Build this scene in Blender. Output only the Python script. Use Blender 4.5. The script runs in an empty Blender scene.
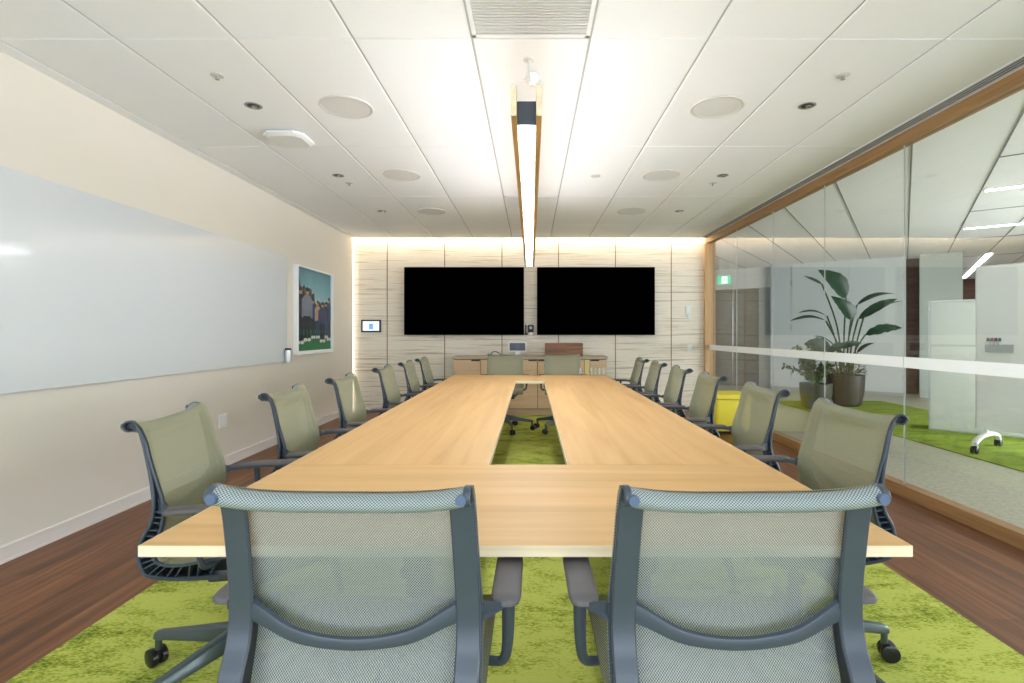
import bpy, bmesh, math, random
from math import sin, cos, pi, radians, sqrt
from mathutils import Vector, Matrix
random.seed(7)
sc = bpy.context.scene
COL = sc.collection

# ------------------------------------------------------------------ helpers
class MB:
    """collects vertices, faces, uvs and per-face material slots of ONE mesh"""
    def __init__(s): s.v=[]; s.f=[]; s.m=[]; s.uv={}
    def vert(s,p): s.v.append(tuple(p)); return len(s.v)-1
    def face(s,idx,m=0,uv=None):
        s.f.append(tuple(idx)); s.m.append(m)
        if uv: s.uv[len(s.f)-1]=uv
    def box(s,x0,x1,y0,y1,z0,z1,m=0,bev=0.0):
        if bev<=0:
            b=[s.vert(p) for p in ((x0,y0,z0),(x1,y0,z0),(x1,y1,z0),(x0,y1,z0),(x0,y0,z1),(x1,y0,z1),(x1,y1,z1),(x0,y1,z1))]
            for q in ((0,3,2,1),(4,5,6,7),(0,1,5,4),(1,2,6,5),(2,3,7,6),(3,0,4,7)): s.face([b[i] for i in q],m)
        else:
            bm=bmesh.new(); bmesh.ops.create_cube(bm,size=1)
            for v in bm.verts:
                v.co=Vector(((x0+x1)/2+v.co.x*(x1-x0),(y0+y1)/2+v.co.y*(y1-y0),(z0+z1)/2+v.co.z*(z1-z0)))
            bmesh.ops.bevel(bm,geom=bm.edges[:],offset=bev,segments=2,profile=0.6,affect='EDGES')
            s.add_bm(bm,m); bm.free()
    def add_bm(s,bm,m=0):
        o=len(s.v)
        bm.verts.index_update()
        for v in bm.verts: s.v.append(tuple(v.co))
        for f in bm.faces: s.face([o+v.index for v in f.verts],m)
    def rings(s,rings,m=0,cap=True,closed=True):
        ids=[[s.vert(p) for p in r] for r in rings]
        n=len(ids[0])
        for a,b in zip(ids,ids[1:]):
            for i in range(n if closed else n-1):
                j=(i+1)%n
                s.face((a[i],a[j],b[j],b[i]),m)
        if cap and closed:
            s.face(ids[0][::-1],m); s.face(ids[-1],m)
    def tube(s,pts,r,n=10,m=0,flat=1.0,up=None):
        """swept ellipse along pts; r = radius or list; flat scales the second axis"""
        pts=[Vector(p) for p in pts]; R=[]
        for i,p in enumerate(pts):
            t=(pts[min(i+1,len(pts)-1)]-pts[max(i-1,0)]).normalized()
            u=Vector(up) if up else (Vector((0,0,1)) if abs(t.z)<.9 else Vector((0,1,0)))
            a=t.cross(u).normalized(); b=a.cross(t).normalized()
            rr=r[i] if isinstance(r,(list,tuple)) else r
            R.append([p+a*rr*cos(2*pi*k/n)+b*rr*flat*sin(2*pi*k/n) for k in range(n)])
        s.rings(R,m)
    def lathe(s,prof,n=32,c=(0,0,0),m=0,axis='z',cap=True):
        R=[]
        for (r,h) in prof:
            ring=[]
            for k in range(n):
                a=2*pi*k/n
                if axis=='z': q=(c[0]+r*cos(a),c[1]+r*sin(a),c[2]+h)
                elif axis=='y': q=(c[0]+r*cos(a),c[1]+h,c[2]-r*sin(a))
                else: q=(c[0]+h,c[1]+r*cos(a),c[2]+r*sin(a))
                ring.append(q)
            R.append(ring)
        s.rings(R,m,cap)
    def strip(s,pts,hw,th,m=0):
        """ribbon: pts (x,y,z) running in a y-z plane, hw half width along x, th thickness; rounded rectangular section"""
        pts=[Vector(p) for p in pts]; R=[]
        for i,p in enumerate(pts):
            t=(pts[min(i+1,len(pts)-1)]-pts[max(i-1,0)]); t.x=0; t.normalize()
            nrm=Vector((0,-t.z,t.y))
            w=hw[i] if isinstance(hw,(list,tuple)) else hw
            h=(th[i] if isinstance(th,(list,tuple)) else th)/2
            c=min(h*.7,.003); X=Vector((1,0,0))
            sec=[(-w+c,-h),(w-c,-h),(w,-h+c),(w,h-c),(w-c,h),(-w+c,h),(-w,h-c),(-w,-h+c)]
            R.append([p+X*a+nrm*b for a,b in sec])
        s.rings(R,m)
    def grid(s,rows,m=0,uvs=None):
        ids=[[s.vert(p) for p in r] for r in rows]
        for i in range(len(ids)-1):
            for j in range(len(ids[0])-1):
                uv=None
                if uvs: uv=[uvs[i][j],uvs[i][j+1],uvs[i+1][j+1],uvs[i+1][j]]
                s.face((ids[i][j],ids[i][j+1],ids[i+1][j+1],ids[i+1][j]),m,uv)
    def prism(s,poly,z0,z1,m=0):
        a=[s.vert((x,y,z0)) for x,y in poly]; b=[s.vert((x,y,z1)) for x,y in poly]
        n=len(poly); s.face(a[::-1],m); s.face(b,m)
        for i in range(n):
            j=(i+1)%n; s.face((a[i],a[j],b[j],b[i]),m)
    def xf(s,M):
        s.v=[tuple(M@Vector(p)) for p in s.v]; return s
    def build(s,name,mats,parent=None,smooth=35,recalc=True):
        if not isinstance(mats,(list,tuple)): mats=[mats]
        me=bpy.data.meshes.new(name); me.from_pydata(s.v,[],s.f)
        for mt in mats: me.materials.append(mt)
        me.polygons.foreach_set('material_index',s.m)
        if s.uv:
            l=me.uv_layers.new(name='UVMap')
            for p in me.polygons:
                q=s.uv.get(p.index)
                if q:
                    for k,li in enumerate(p.loop_indices): l.data[li].uv=q[k]
        if recalc and not s.uv:
            bm=bmesh.new(); bm.from_mesh(me); bmesh.ops.recalc_face_normals(bm,faces=bm.faces); bm.to_mesh(me); bm.free()
        if smooth:
            me.polygons.foreach_set('use_smooth',[True]*len(me.polygons)); me.set_sharp_from_angle(angle=radians(smooth))
        me.update()
        o=bpy.data.objects.new(name,me); COL.objects.link(o)
        if parent: o.parent=parent
        return o

def tag(o,label,cat,group=None):
    o['label']=label; o['category']=cat
    if group: o['group']=group
    return o
def thing(name,label,cat,loc=(0,0,0),rz=0,group=None):
    o=bpy.data.objects.new(name,None); COL.objects.link(o)
    o.location=loc; o.rotation_euler=(0,0,rz); o.empty_display_size=.1
    return tag(o,label,cat,group)
def struct(o): o['kind']='structure'; return o
def dup(root,loc,rz,label,group=None):
    r=root.copy(); COL.objects.link(r); r.location=loc; r.rotation_euler=(0,0,rz); r['label']=label
    if group: r['group']=group
    for ch in list(root.children):
        c=ch.copy(); COL.objects.link(c); c.parent=r
        for g in ch.children:
            d=g.copy(); COL.objects.link(d); d.parent=c
    return r
def spline(P,n=8):
    """Catmull-Rom through points of any dimension"""
    out=[]
    for i in range(len(P)-1):
        p0=P[max(i-1,0)];p1=P[i];p2=P[i+1];p3=P[min(i+2,len(P)-1)]
        for k in range(n):
            t=k/n
            out.append(tuple(.5*((2*b)+(-a+c)*t+(2*a-5*b+4*c-d)*t*t+(-a+3*b-3*c+d)*t**3) for a,b,c,d in zip(p0,p1,p2,p3)))
    out.append(tuple(P[-1])); return out

# ------------------------------------------------------------------ materials
def newmat(name):
    m=bpy.data.materials.new(name); m.use_nodes=True
    nt=m.node_tree; return m,nt,nt.nodes['Principled BSDF'],nt.nodes['Material Output']
def N(nt,t,**k):
    n=nt.nodes.new(t)
    for a,b in k.items():
        if hasattr(n,a) and not a.startswith('i_'): setattr(n,a,b)
    return n
def plain(name,col,rough=.5,metal=0,spec=.5,noise=0,nscale=40,bump=0):
    m,nt,p,o=newmat(name)
    p.inputs['Base Color'].default_value=(*col,1); p.inputs['Roughness'].default_value=rough
    p.inputs['Metallic'].default_value=metal; p.inputs['Specular IOR Level'].default_value=spec
    if noise or bump:
        tc=N(nt,'ShaderNodeTexCoord'); nz=N(nt,'ShaderNodeTexNoise'); nz.inputs['Scale'].default_value=nscale; nz.inputs['Detail'].default_value=4
        nt.links.new(tc.outputs['Object'],nz.inputs['Vector'])
        if noise:
            mx=N(nt,'ShaderNodeMix',data_type='RGBA')
            mx.inputs[6].default_value=tuple(c*(1-noise) for c in col)+(1,); mx.inputs[7].default_value=tuple(min(1,c*(1+noise)) for c in col)+(1,)
            nt.links.new(nz.outputs['Fac'],mx.inputs[0]); nt.links.new(mx.outputs[2],p.inputs['Base Color'])
        if bump:
            b=N(nt,'ShaderNodeBump'); b.inputs['Strength'].default_value=bump; b.inputs['Distance'].default_value=.002
            nt.links.new(nz.outputs['Fac'],b.inputs['Height']); nt.links.new(b.outputs['Normal'],p.inputs['Normal'])
    return m
def emit(name,col,strength):
    m,nt,p,o=newmat(name)
    p.inputs['Base Color'].default_value=(*col,1); p.inputs['Emission Color'].default_value=(*col,1); p.inputs['Emission Strength'].default_value=strength
    return m
def ramp(nt,stops):
    r=N(nt,'ShaderNodeValToRGB'); e=r.color_ramp.elements
    e[0].position,e[0].color=stops[0][0],(*stops[0][1],1)
    e[1].position,e[1].color=stops[-1][0],(*stops[-1][1],1)
    for pos,c in stops[1:-1]:
        x=e.new(pos); x.color=(*c,1)
    return r
def wood(name,stops,scale,rough=.4,detail=5,dist=.6,second=None,bump=.03,spec=.5):
    """stretched-noise grain; scale = per-axis frequency in object space"""
    m,nt,p,o=newmat(name); L=nt.links.new
    tc=N(nt,'ShaderNodeTexCoord'); mp=N(nt,'ShaderNodeMapping'); mp.inputs['Scale'].default_value=scale
    L(tc.outputs['Object'],mp.inputs['Vector'])
    nz=N(nt,'ShaderNodeTexNoise'); nz.inputs['Scale'].default_value=1; nz.inputs['Detail'].default_value=detail; nz.inputs['Distortion'].default_value=dist
    L(mp.outputs['Vector'],nz.inputs['Vector'])
    r=ramp(nt,stops); L(nz.outputs['Fac'],r.inputs['Fac']); out=r.outputs['Color']
    if second:   # broad tone variation
        sscale,amt=second
        mp2=N(nt,'ShaderNodeMapping'); mp2.inputs['Scale'].default_value=sscale; L(tc.outputs['Object'],mp2.inputs['Vector'])
        n2=N(nt,'ShaderNodeTexNoise'); n2.inputs['Scale'].default_value=1; n2.inputs['Detail'].default_value=2; L(mp2.outputs['Vector'],n2.inputs['Vector'])
        mr=N(nt,'ShaderNodeMapRange'); mr.inputs[1].default_value=.3; mr.inputs[2].default_value=.7; mr.inputs[3].default_value=1-amt; mr.inputs[4].default_value=1+amt
        L(n2.outputs['Fac'],mr.inputs[0])
        hs=N(nt,'ShaderNodeHueSaturation'); L(mr.outputs[0],hs.inputs['Value']); L(out,hs.inputs['Color']); out=hs.outputs['Color']
    L(out,p.inputs['Base Color']); p.inputs['Roughness'].default_value=rough; p.inputs['Specular IOR Level'].default_value=spec
    if bump:
        b=N(nt,'ShaderNodeBump'); b.inputs['Strength'].default_value=bump; b.inputs['Distance'].default_value=.002
        L(nz.outputs['Fac'],b.inputs['Height']); L(b.outputs['Normal'],p.inputs['Normal'])
    return m

M={}
M['ceil']=plain('ceiling_tile_white',(.88,.89,.925),.9,noise=.012,nscale=220)
M['grid']=plain('ceiling_grid_grey',(.5,.5,.5),.7)
M['wallwhite']=plain('painted_wall_warm_white',(.65,.605,.535),.75,noise=.015,nscale=3)
M['white']=plain('white_paint',(.8,.8,.79),.55)
M['base']=plain('baseboard_paint',(.74,.70,.66),.5)
M['board']=plain('glass_whiteboard',(.57,.59,.605),.09,spec=.25)
M['boardedge']=plain('glass_edge',(.42,.46,.47),.2)
M['black']=plain('black_plastic',(.012,.012,.014),.4)
M['screen']=plain('screen_black',(.0003,.0003,.0003),.3,spec=.0)
M['bezel']=plain('bezel_black',(.001,.001,.001),.4,spec=.02)
M['frame']=plain('graphite_polymer',(.044,.056,.078),.38,noise=.05,nscale=25)
M['armpad']=plain('arm_pad_grey',(.095,.085,.09),.6,noise=.05,nscale=60)
M['metal']=plain('slate_alloy',(.085,.11,.115),.35,metal=.5)
M['darkmech']=plain('dark_mechanism',(.03,.034,.04),.45)
M['chrome']=plain('chrome',(.6,.6,.6),.15,metal=1)
M['button']=plain('blue_grey_cap',(.07,.105,.18),.45)
M['caster']=plain('caster_black',(.01,.01,.012),.32)
M['timber']=wood('partition_timber',[(.3,(.27,.145,.06)),(.6,(.38,.215,.09)),(.75,(.31,.17,.07))],(28,1.2,28),.45)
M['timberv']=wood('jamb_timber',[(.3,(.46,.27,.12)),(.6,(.60,.38,.19)),(.75,(.5,.3,.14))],(28,28,1.2),.45)
M['pale']=wood('pale_ash',[(.3,(.62,.50,.31)),(.7,(.74,.62,.41))],(30,2,30),.5)
M['lampwood']=wood('lamp_oak',[(.3,(.42,.24,.08)),(.7,(.62,.38,.15))],(40,1.5,40),.45)
oak=[(.25,(.55,.32,.13)),(.5,(.63,.385,.165)),(.72,(.68,.43,.195))]
M['oakx']=wood('oak_top_grain_across',oak,(.9,16,16),.5,spec=.3,second=((.35,3.2,1),.06),bump=.01)
M['oaky']=wood('oak_top_grain_along',oak,(16,.9,16),.5,spec=.3,second=((3.2,.35,1),.06),bump=.01)
M['ply']=wood('pale_edge_band',[(.3,(.74,.60,.40)),(.7,(.84,.72,.53))],(.8,8,90),.45,bump=0)
M['cred']=wood('credenza_oak',[(.25,(.50,.33,.19)),(.55,(.62,.43,.27)),(.8,(.55,.37,.22))],(1.2,6,18),.5,bump=.01)
M['credtop']=wood('credenza_top',[(.3,(.40,.31,.21)),(.7,(.52,.42,.30))],(2,10,20),.5,bump=0)
M['credpale']=plain('pale_yellow_maple',(.74,.60,.26),.5,noise=.08,nscale=8)
M['boxwood']=wood('box_walnut',[(.3,(.16,.065,.028)),(.6,(.28,.125,.06)),(.8,(.20,.085,.04))],(2.5,20,30),.5)
M['recess']=plain('dark_recess',(.02,.018,.016),.7)
M['yellow']=plain('yellow_upholstery',(.80,.68,.05),.6,noise=.04,nscale=8)
M['leaf']=plain('dark_green_leaf',(.012,.045,.018),.35,noise=.35,nscale=6)
M['leaf2']=plain('olive_green_leaf',(.10,.17,.045),.45,noise=.5,nscale=12)
M['leaf3']=plain('mossy_leaf',(.06,.085,.025),.5,noise=.5,nscale=14)
M['stem']=plain('leaf_stem',(.03,.06,.02),.5)
M['pot']=plain('charcoal_planter',(.022,.020,.019),.5,noise=.15,nscale=5)
M['pot2']=plain('olive_planter',(.05,.06,.03),.55,noise=.15,nscale=5)
M['soil']=plain('soil',(.03,.02,.012),.95,noise=.4,nscale=60,bump=.5)
M['panelwhite']=plain('white_wall_panel',(.74,.785,.80),.5)
M['columnw']=plain('column_paint',(.60,.66,.64),.6)
M['mobile']=plain('mobile_board_white',(.90,.915,.93),.25)
M['partn']=plain('partition_offwhite',(.60,.63,.60),.45)
M['alu']=plain('aluminium_trim',(.55,.56,.56),.35,metal=.8)
M['taupe']=wood('dark_taupe_timber',[(.3,(.10,.075,.055)),(.7,(.17,.125,.095))],(1.5,8,22),.6)
M['brownwall']=wood('brown_wall_timber',[(.3,(.11,.055,.035)),(.7,(.19,.10,.065))],(1.5,1.5,14),.6)
M['jambgrey']=plain('jamb_grey',(.42,.43,.42),.6)
M['wire']=plain('suspension_wire',(.5,.5,.5),.4,metal=.6)
M['sprk']=plain('sprinkler_white',(.78,.78,.77),.4)
M['dgrey']=plain('fixture_grey',(.30,.30,.29),.5)
M['speaker']=plain('speaker_grille_white',(.70,.695,.685),.8)
M['ringgrey']=plain('speaker_ring',(.62,.61,.60),.6)
M['slat']=plain('vent_slat',(.70,.70,.69),.6)
M['ventdark']=plain('vent_back',(.33,.33,.32),.8)
M['strip']=emit('pendant_diffuser',(.93,.965,1),15)
M['uplight']=emit('pendant_uplight',(.90,.95,1),18)
M['cove']=emit('cove_led',(1,.79,.55),27)
M['covev']=emit('cove_led_vertical',(1,.88,.68),1.1)
M['corrlamp']=emit('corridor_lamp',(1,.98,.95),9)
def film():
    m,nt,p,o=newmat('white_film_band'); L=nt.links.new
    p.inputs['Base Color'].default_value=(.9,.9,.9,1); p.inputs['Roughness'].default_value=.6
    tl=N(nt,'ShaderNodeBsdfTranslucent'); tl.inputs['Color'].default_value=(.95,.95,.95,1)
    ms=N(nt,'ShaderNodeMixShader'); ms.inputs[0].default_value=.45; L(p.outputs[0],ms.inputs[1]); L(tl.outputs[0],ms.inputs[2]); L(ms.outputs[0],o.inputs['Surface']); return m
M['film']=film()
M['joint']=plain('glass_joint_seal',(.62,.66,.66),.3)
M['dispw']=plain('display_white',(.82,.82,.83),.4)
M['sockw']=plain('socket_white',(.78,.78,.77),.4)
M['frameW']=plain('white_picture_frame',(.78,.80,.82),.4)
M['tabscreen']=emit('tablet_screen',(.72,.82,.95),.32)
M['tabblue']=emit('tablet_blue',(.18,.36,.80),.28)
M['phonescr']=plain('phone_screen',(.02,.022,.03),.3)
M['phoneblue']=plain('phone_screen_blue',(.03,.03,.10),.3)
M['exitg']=emit('exit_green',(.05,.42,.22),.55)
M['exitw']=emit('exit_white',(.9,.95,.92),.8)
M['gcap']=plain('marker_cap_green',(.02,.16,.09),.4)
M['rcap']=plain('marker_cap_red',(.30,.02,.03),.4)
M['kcap']=plain('marker_cap_black',(.012,.012,.014),.4)
M['tcap']=plain('marker_cap_teal',(.01,.09,.085),.4)

# woven mesh of the chairs (uv in metres)
def weave(name,colA,colB,P=.0042,holes=.5,basea=.04,back=None,flip=False):
    m,nt,p,o=newmat(name); L=nt.links.new
    uv=N(nt,'ShaderNodeUVMap'); sx=N(nt,'ShaderNodeSeparateXYZ'); L(uv.outputs['UV'],sx.inputs[0])
    def math(op,a,b=None):
        n=N(nt,'ShaderNodeMath',operation=op)
        for i,x in enumerate((a,b)):
            if x is None: continue
            if isinstance(x,(int,float)): n.inputs[i].default_value=x
            else: L(x,n.inputs[i])
        return n.outputs[0]
    su=math('SINE',math('MULTIPLY',sx.outputs[0],2*pi/P))
    sv=math('SINE',math('MULTIPLY',sx.outputs[1],2*pi/(P*1.25)))
    pr=math('MULTIPLY',su,sv)
    mr=N(nt,'ShaderNodeMapRange'); mr.inputs[1].default_value=-.5; mr.inputs[2].default_value=.5; L(pr,mr.inputs[0])
    mx=N(nt,'ShaderNodeMix',data_type='RGBA'); mx.inputs[6].default_value=(*colB,1); mx.inputs[7].default_value=(*colA,1); L(mr.outputs[0],mx.inputs[0])
    out=mx.outputs[2]
    if back:
        m2=N(nt,'ShaderNodeMix',data_type='RGBA'); m2.inputs[6].default_value=(*back[1],1); m2.inputs[7].default_value=(*back[0],1); L(mr.outputs[0],m2.inputs[0])
        ge=N(nt,'ShaderNodeNewGeometry'); m3=N(nt,'ShaderNodeMix',data_type='RGBA'); L(ge.outputs['Backfacing'],m3.inputs[0])
        L(m2.outputs[2] if flip else out,m3.inputs[6]); L(out if flip else m2.outputs[2],m3.inputs[7]); out=m3.outputs[2]
    L(out,p.inputs['Base Color']); p.inputs['Roughness'].default_value=.55; p.inputs['Specular IOR Level'].default_value=.35
    tr=N(nt,'ShaderNodeBsdfTransparent'); ms=N(nt,'ShaderNodeMixShader')
    inv=math('SUBTRACT',1.0,mr.outputs[0]); al=math('ADD',math('MULTIPLY',inv,holes),basea)
    L(al,ms.inputs[0]); L(p.outputs[0],ms.inputs[1]); L(tr.outputs[0],ms.inputs[2]); L(ms.outputs[0],o.inputs['Surface'])
    return m
M['mesh']=weave('sage_mesh',(.375,.37,.235),(.10,.11,.08),holes=.28,basea=.05,P=.005,back=((.375,.39,.36),(.085,.105,.125)))  # greyer back colours stand in for cool daylight on the rear faces
M['rollmesh']=weave('sage_mesh_roll',(.37,.41,.39),(.06,.08,.095),holes=0,basea=0,P=.0058)  # roll weave with bluish daylight from behind mixed into its colours

def glassmat(name,tint=(.97,.98,.977),extra=0):
    m,nt,p,o=newmat(name); L=nt.links.new
    nt.nodes.remove(p)
    lw=N(nt,'ShaderNodeLayerWeight'); lw.inputs['Blend'].default_value=.5
    pw=N(nt,'ShaderNodeMath',operation='POWER'); L(lw.outputs['Facing'],pw.inputs[0]); pw.inputs[1].default_value=5
    ml=N(nt,'ShaderNodeMath',operation='MULTIPLY_ADD'); L(pw.outputs[0],ml.inputs[0]); ml.inputs[1].default_value=.94; ml.inputs[2].default_value=.06+extra
    tr=N(nt,'ShaderNodeBsdfTransparent'); tr.inputs['Color'].default_value=(*tint,1)
    gl=N(nt,'ShaderNodeBsdfGlossy'); gl.inputs['Roughness'].default_value=0.0
    ms=N(nt,'ShaderNodeMixShader'); L(ml.outputs[0],ms.inputs[0]); L(tr.outputs[0],ms.inputs[1]); L(gl.outputs[0],ms.inputs[2]); L(ms.outputs[0],o.inputs['Surface'])
    return m
M['glass']=glassmat('partition_glass')
M['tumbler']=glassmat('clear_glass',(.96,.98,.98),.0)

# back wall stone-like veneer with horizontal veins
def veneer():
    m,nt,p,o=newmat('veined_wall_veneer'); L=nt.links.new
    tc=N(nt,'ShaderNodeTexCoord')
    def nz(scale,detail,dist):
        mp=N(nt,'ShaderNodeMapping'); mp.inputs['Scale'].default_value=scale; L(tc.outputs['Object'],mp.inputs['Vector'])
        n=N(nt,'ShaderNodeTexNoise'); n.inputs['Scale'].default_value=1; n.inputs['Detail'].default_value=detail; n.inputs['Distortion'].default_value=dist
        n.inputs['Roughness'].default_value=.6
        L(mp.outputs['Vector'],n.inputs['Vector']); return n.outputs['Fac']
    r=ramp(nt,[(.30,(.40,.32,.235)),(.40,(.65,.575,.465)),(.47,(.84,.785,.685)),(.58,(.77,.70,.59)),(.65,(.86,.82,.73)),(.76,(.69,.61,.50))])
    L(nz((1.0,1.0,46),5,.35),r.inputs['Fac'])
    r2=ramp(nt,[(.0,(1,1,1)),(.60,(1,1,1)),(.66,(.74,.66,.58)),(.72,(1,1,1))])
    L(nz((.9,.9,30),3,.6),r2.inputs['Fac'])
    mx=N(nt,'ShaderNodeMix',data_type='RGBA',blend_type='MULTIPLY'); mx.inputs[0].default_value=.6
    L(r.outputs[0],mx.inputs[6]); L(r2.outputs[0],mx.inputs[7]); L(mx.outputs[2],p.inputs['Base Color']); p.inputs['Roughness'].default_value=.6
    return m
M['veneer']=veneer()
M['seam']=plain('seam_bronze',(.30,.185,.10),.5)

def carpet(name,c0,c1,c2):
    m,nt,p,o=newmat(name); L=nt.links.new
    tc=N(nt,'ShaderNodeTexCoord')
    def nz(scale,detail,rough=.5):
        mp=N(nt,'ShaderNodeMapping'); mp.inputs['Scale'].default_value=scale; L(tc.outputs['Object'],mp.inputs['Vector'])
        n=N(nt,'ShaderNodeTexNoise'); n.inputs['Scale'].default_value=1; n.inputs['Detail'].default_value=detail; n.inputs['Roughness'].default_value=rough
        L(mp.outputs['Vector'],n.inputs['Vector']); return n.outputs['Fac']
    big=nz((2.6,5.2,1),7,.72); fine=nz((70,150,70),3)
    ad=N(nt,'ShaderNodeMath',operation='MULTIPLY_ADD'); L(fine,ad.inputs[0]); ad.inputs[1].default_value=.55; L(big,ad.inputs[2])
    r=ramp(nt,[(.56,c0),(.69,c1),(.80,c2),(1.0,c2)]); L(ad.outputs[0],r.inputs['Fac']); L(r.outputs[0],p.inputs['Base Color'])
    p.inputs['Roughness'].default_value=.95; p.inputs['Specular IOR Level'].default_value=.1
    b=N(nt,'ShaderNodeBump'); b.inputs['Strength'].default_value=.5; b.inputs['Distance'].default_value=.004; L(fine,b.inputs['Height']); L(b.outputs['Normal'],p.inputs['Normal'])
    return m
M['carpet']=carpet('green_carpet',(.10,.135,.03),(.32,.375,.05),(.52,.56,.125))

def planks():
    m,nt,p,o=newmat('walnut_plank_floor'); L=nt.links.new
    tc=N(nt,'ShaderNodeTexCoord')
    mpb=N(nt,'ShaderNodeMapping'); mpb.inputs['Rotation'].default_value=(0,0,radians(90)); L(tc.outputs['Object'],mpb.inputs['Vector'])
    br=N(nt,'ShaderNodeTexBrick'); br.inputs['Scale'].default_value=1; br.inputs['Brick Width'].default_value=1.1; br.inputs['Row Height'].default_value=.13
    br.inputs['Mortar Size'].default_value=.0012; br.inputs['Color1'].default_value=(.7,.7,.7,1); br.inputs['Color2'].default_value=(1.15,1.15,1.15,1); br.inputs['Mortar'].default_value=(.45,.45,.45,1); br.offset=.37
    L(mpb.outputs['Vector'],br.inputs['Vector'])
    mp=N(nt,'ShaderNodeMapping'); mp.inputs['Scale'].default_value=(26,1.3,1); L(tc.outputs['Object'],mp.inputs['Vector'])
    nz=N(nt,'ShaderNodeTexNoise'); nz.inputs['Scale'].default_value=1; nz.inputs['Detail'].default_value=6; nz.inputs['Distortion'].default_value=.5; L(mp.outputs['Vector'],nz.inputs['Vector'])
    r=ramp(nt,[(.3,(.10,.036,.014)),(.5,(.185,.071,.028)),(.7,(.265,.115,.05))]); L(nz.outputs['Fac'],r.inputs['Fac'])
    mx=N(nt,'ShaderNodeMix',data_type='RGBA',blend_type='MULTIPLY'); mx.inputs[0].default_value=.8; L(r.outputs[0],mx.inputs[6]); L(br.outputs['Color'],mx.inputs[7])
    L(mx.outputs[2],p.inputs['Base Color']); p.inputs['Roughness'].default_value=.42; p.inputs['Specular IOR Level'].default_value=.35
    return m
M['planks']=planks()
def concrete():
    m,nt,p,o=newmat('polished_concrete'); L=nt.links.new
    tc=N(nt,'ShaderNodeTexCoord'); n1=N(nt,'ShaderNodeTexNoise'); n1.inputs['Scale'].default_value=28; n1.inputs['Detail'].default_value=6; n1.inputs['Roughness'].default_value=.75
    L(tc.outputs['Object'],n1.inputs['Vector'])
    r=ramp(nt,[(.3,(.26,.25,.185)),(.55,(.42,.41,.32)),(.75,(.52,.51,.41))]); L(n1.outputs['Fac'],r.inputs['Fac']); L(r.outputs[0],p.inputs['Base Color']); p.inputs['Roughness'].default_value=.4
    return m
M['concrete']=concrete()

# ------------------------------------------------------------------ dimensions
F=520.0; CX=531.0; CY=333.5; CAMH=1.21
def pt(px,py,Y): return ((px-CX)/F*Y, Y, CAMH-(py-CY)/F*Y)
CZ=2.70; YB=8.20; XL=-2.79; XR=2.79; YR=-2.6
# ------------------------------------------------------------------ room shell
b=MB(); b.box(XL-.12,XR+.07,YR-.1,YB+.12,-.10,0); struct(b.build('floor',M['planks'],smooth=0))
b=MB(); b.box(XL-.12,XL,YR,YB+.12,0,CZ+.25); wl=struct(b.build('wall_left',M['wallwhite'],smooth=0))
# baseboard with cap line
b=MB()
prof=[(0,0),(.016,0),(.016,.012),(.012,.014),(.012,.078),(.017,.08),(.017,.088),(0,.092)]
b.rings([[ (XL+x,yy,z) for x,z in prof] for yy in (YR,YB-.12)])
struct(b.build('baseboard_left',M['base'],smooth=0))
# back wall: backing plus veneer panels
b=MB(); b.box(XL-.12,XR+.12,YB,YB+.12,0,CZ+.25); wb=struct(b.build('wall_back',M['seam'],smooth=0))
seams=[354.8,387.5,444.8,502,558.5,615.3,671,708.0]
sx=[(p-CX)/F*YB for p in seams]; sx[0]=XL+.012; sx[-1]=XR
for a,c in zip(sx,sx[1:]):
    b=MB(); b.box(a+.008,c-.008,YB-.02,YB,0.0,CZ+.22,bev=.002); b.build('wall_panel',M['veneer'],wb,smooth=0)
# bronze fillets in the joints
for a in sx[1:-1]:
    b=MB(); b.box(a-.0075,a+.0075,YB-.014,YB-.004,0.0,CZ+.22); b.build('joint_fillet',M['seam'],wb,smooth=0)
# vertical cove strip in the left back corner
b=MB(); b.box(XL+.001,XL+.010,YB-.060,YB-.022,0.0,CZ+.1); tag(b.build('cove_light',M['covev'],smooth=0),'vertical warm light strip in the left back corner of the room','light')
# ceiling: grid carrier and tiles in one mesh
b=MB()
YC=YB-.10      # ceiling stops short of the back wall: light cove
b.box(XL-.02,XR+.12,YR,YC,CZ+.008,CZ+.05,1)
ty=[-2.6,-1.9,-.381,1.12,2.627,4.14,5.64,7.14,YC]
tx=[XL+.09,-2.10,-1.50,-.90,-.30,.30,.90,1.50,2.10,2.635]
vent_y={0.0:[(2.03,2.615),(5.655,6.20)]}
for i in range(len(tx)-1):
    for j in range(len(ty)-1):
        x0,x1=tx[i]+.006,tx[i+1]-.006; y0,y1=ty[j]+.003,ty[j+1]-.003
        if i==4 and j==3: y1=2.03
        if i==4 and j==6: y0=6.20
        bm=bmesh.new(); bmesh.ops.create_cube(bm,size=1)
        for v in bm.verts: v.co=Vector(((x0+x1)/2+v.co.x*(x1-x0),(y0+y1)/2+v.co.y*(y1-y0),CZ+.005+v.co.z*.010))
        ed=[e for e in bm.edges if all(v.co.z<CZ+.001 for v in e.verts)]
        bmesh.ops.bevel(bm,geom=ed,offset=.004,segments=1,affect='EDGES')
        b.add_bm(bm,0); bm.free()
b.box(XL,XL+.083,YR,YC,CZ-.002,CZ+.01,0)          # perimeter trim on the left
b.box(2.633,2.640,YR,YC,CZ-.004,CZ+.01,0); 
b.box(XL-.02,XR+.12,YC-.006,YC,CZ-.004,CZ+.09,0)  # cove lip
b.box(XL-.02,XR+.12,YR,YB+.1,CZ+.24,CZ+.26,0)     # slab above
struct(b.build('ceiling',[M['ceil'],M['grid']],smooth=0))
b=MB(); b.box(XL+.05,XR-.06,YC+.002,YC+.022,CZ+.085,CZ+.10); tag(b.build('cove_light',M['cove'],smooth=0),'long warm light strip in the ceiling slot above the screens','light')
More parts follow.
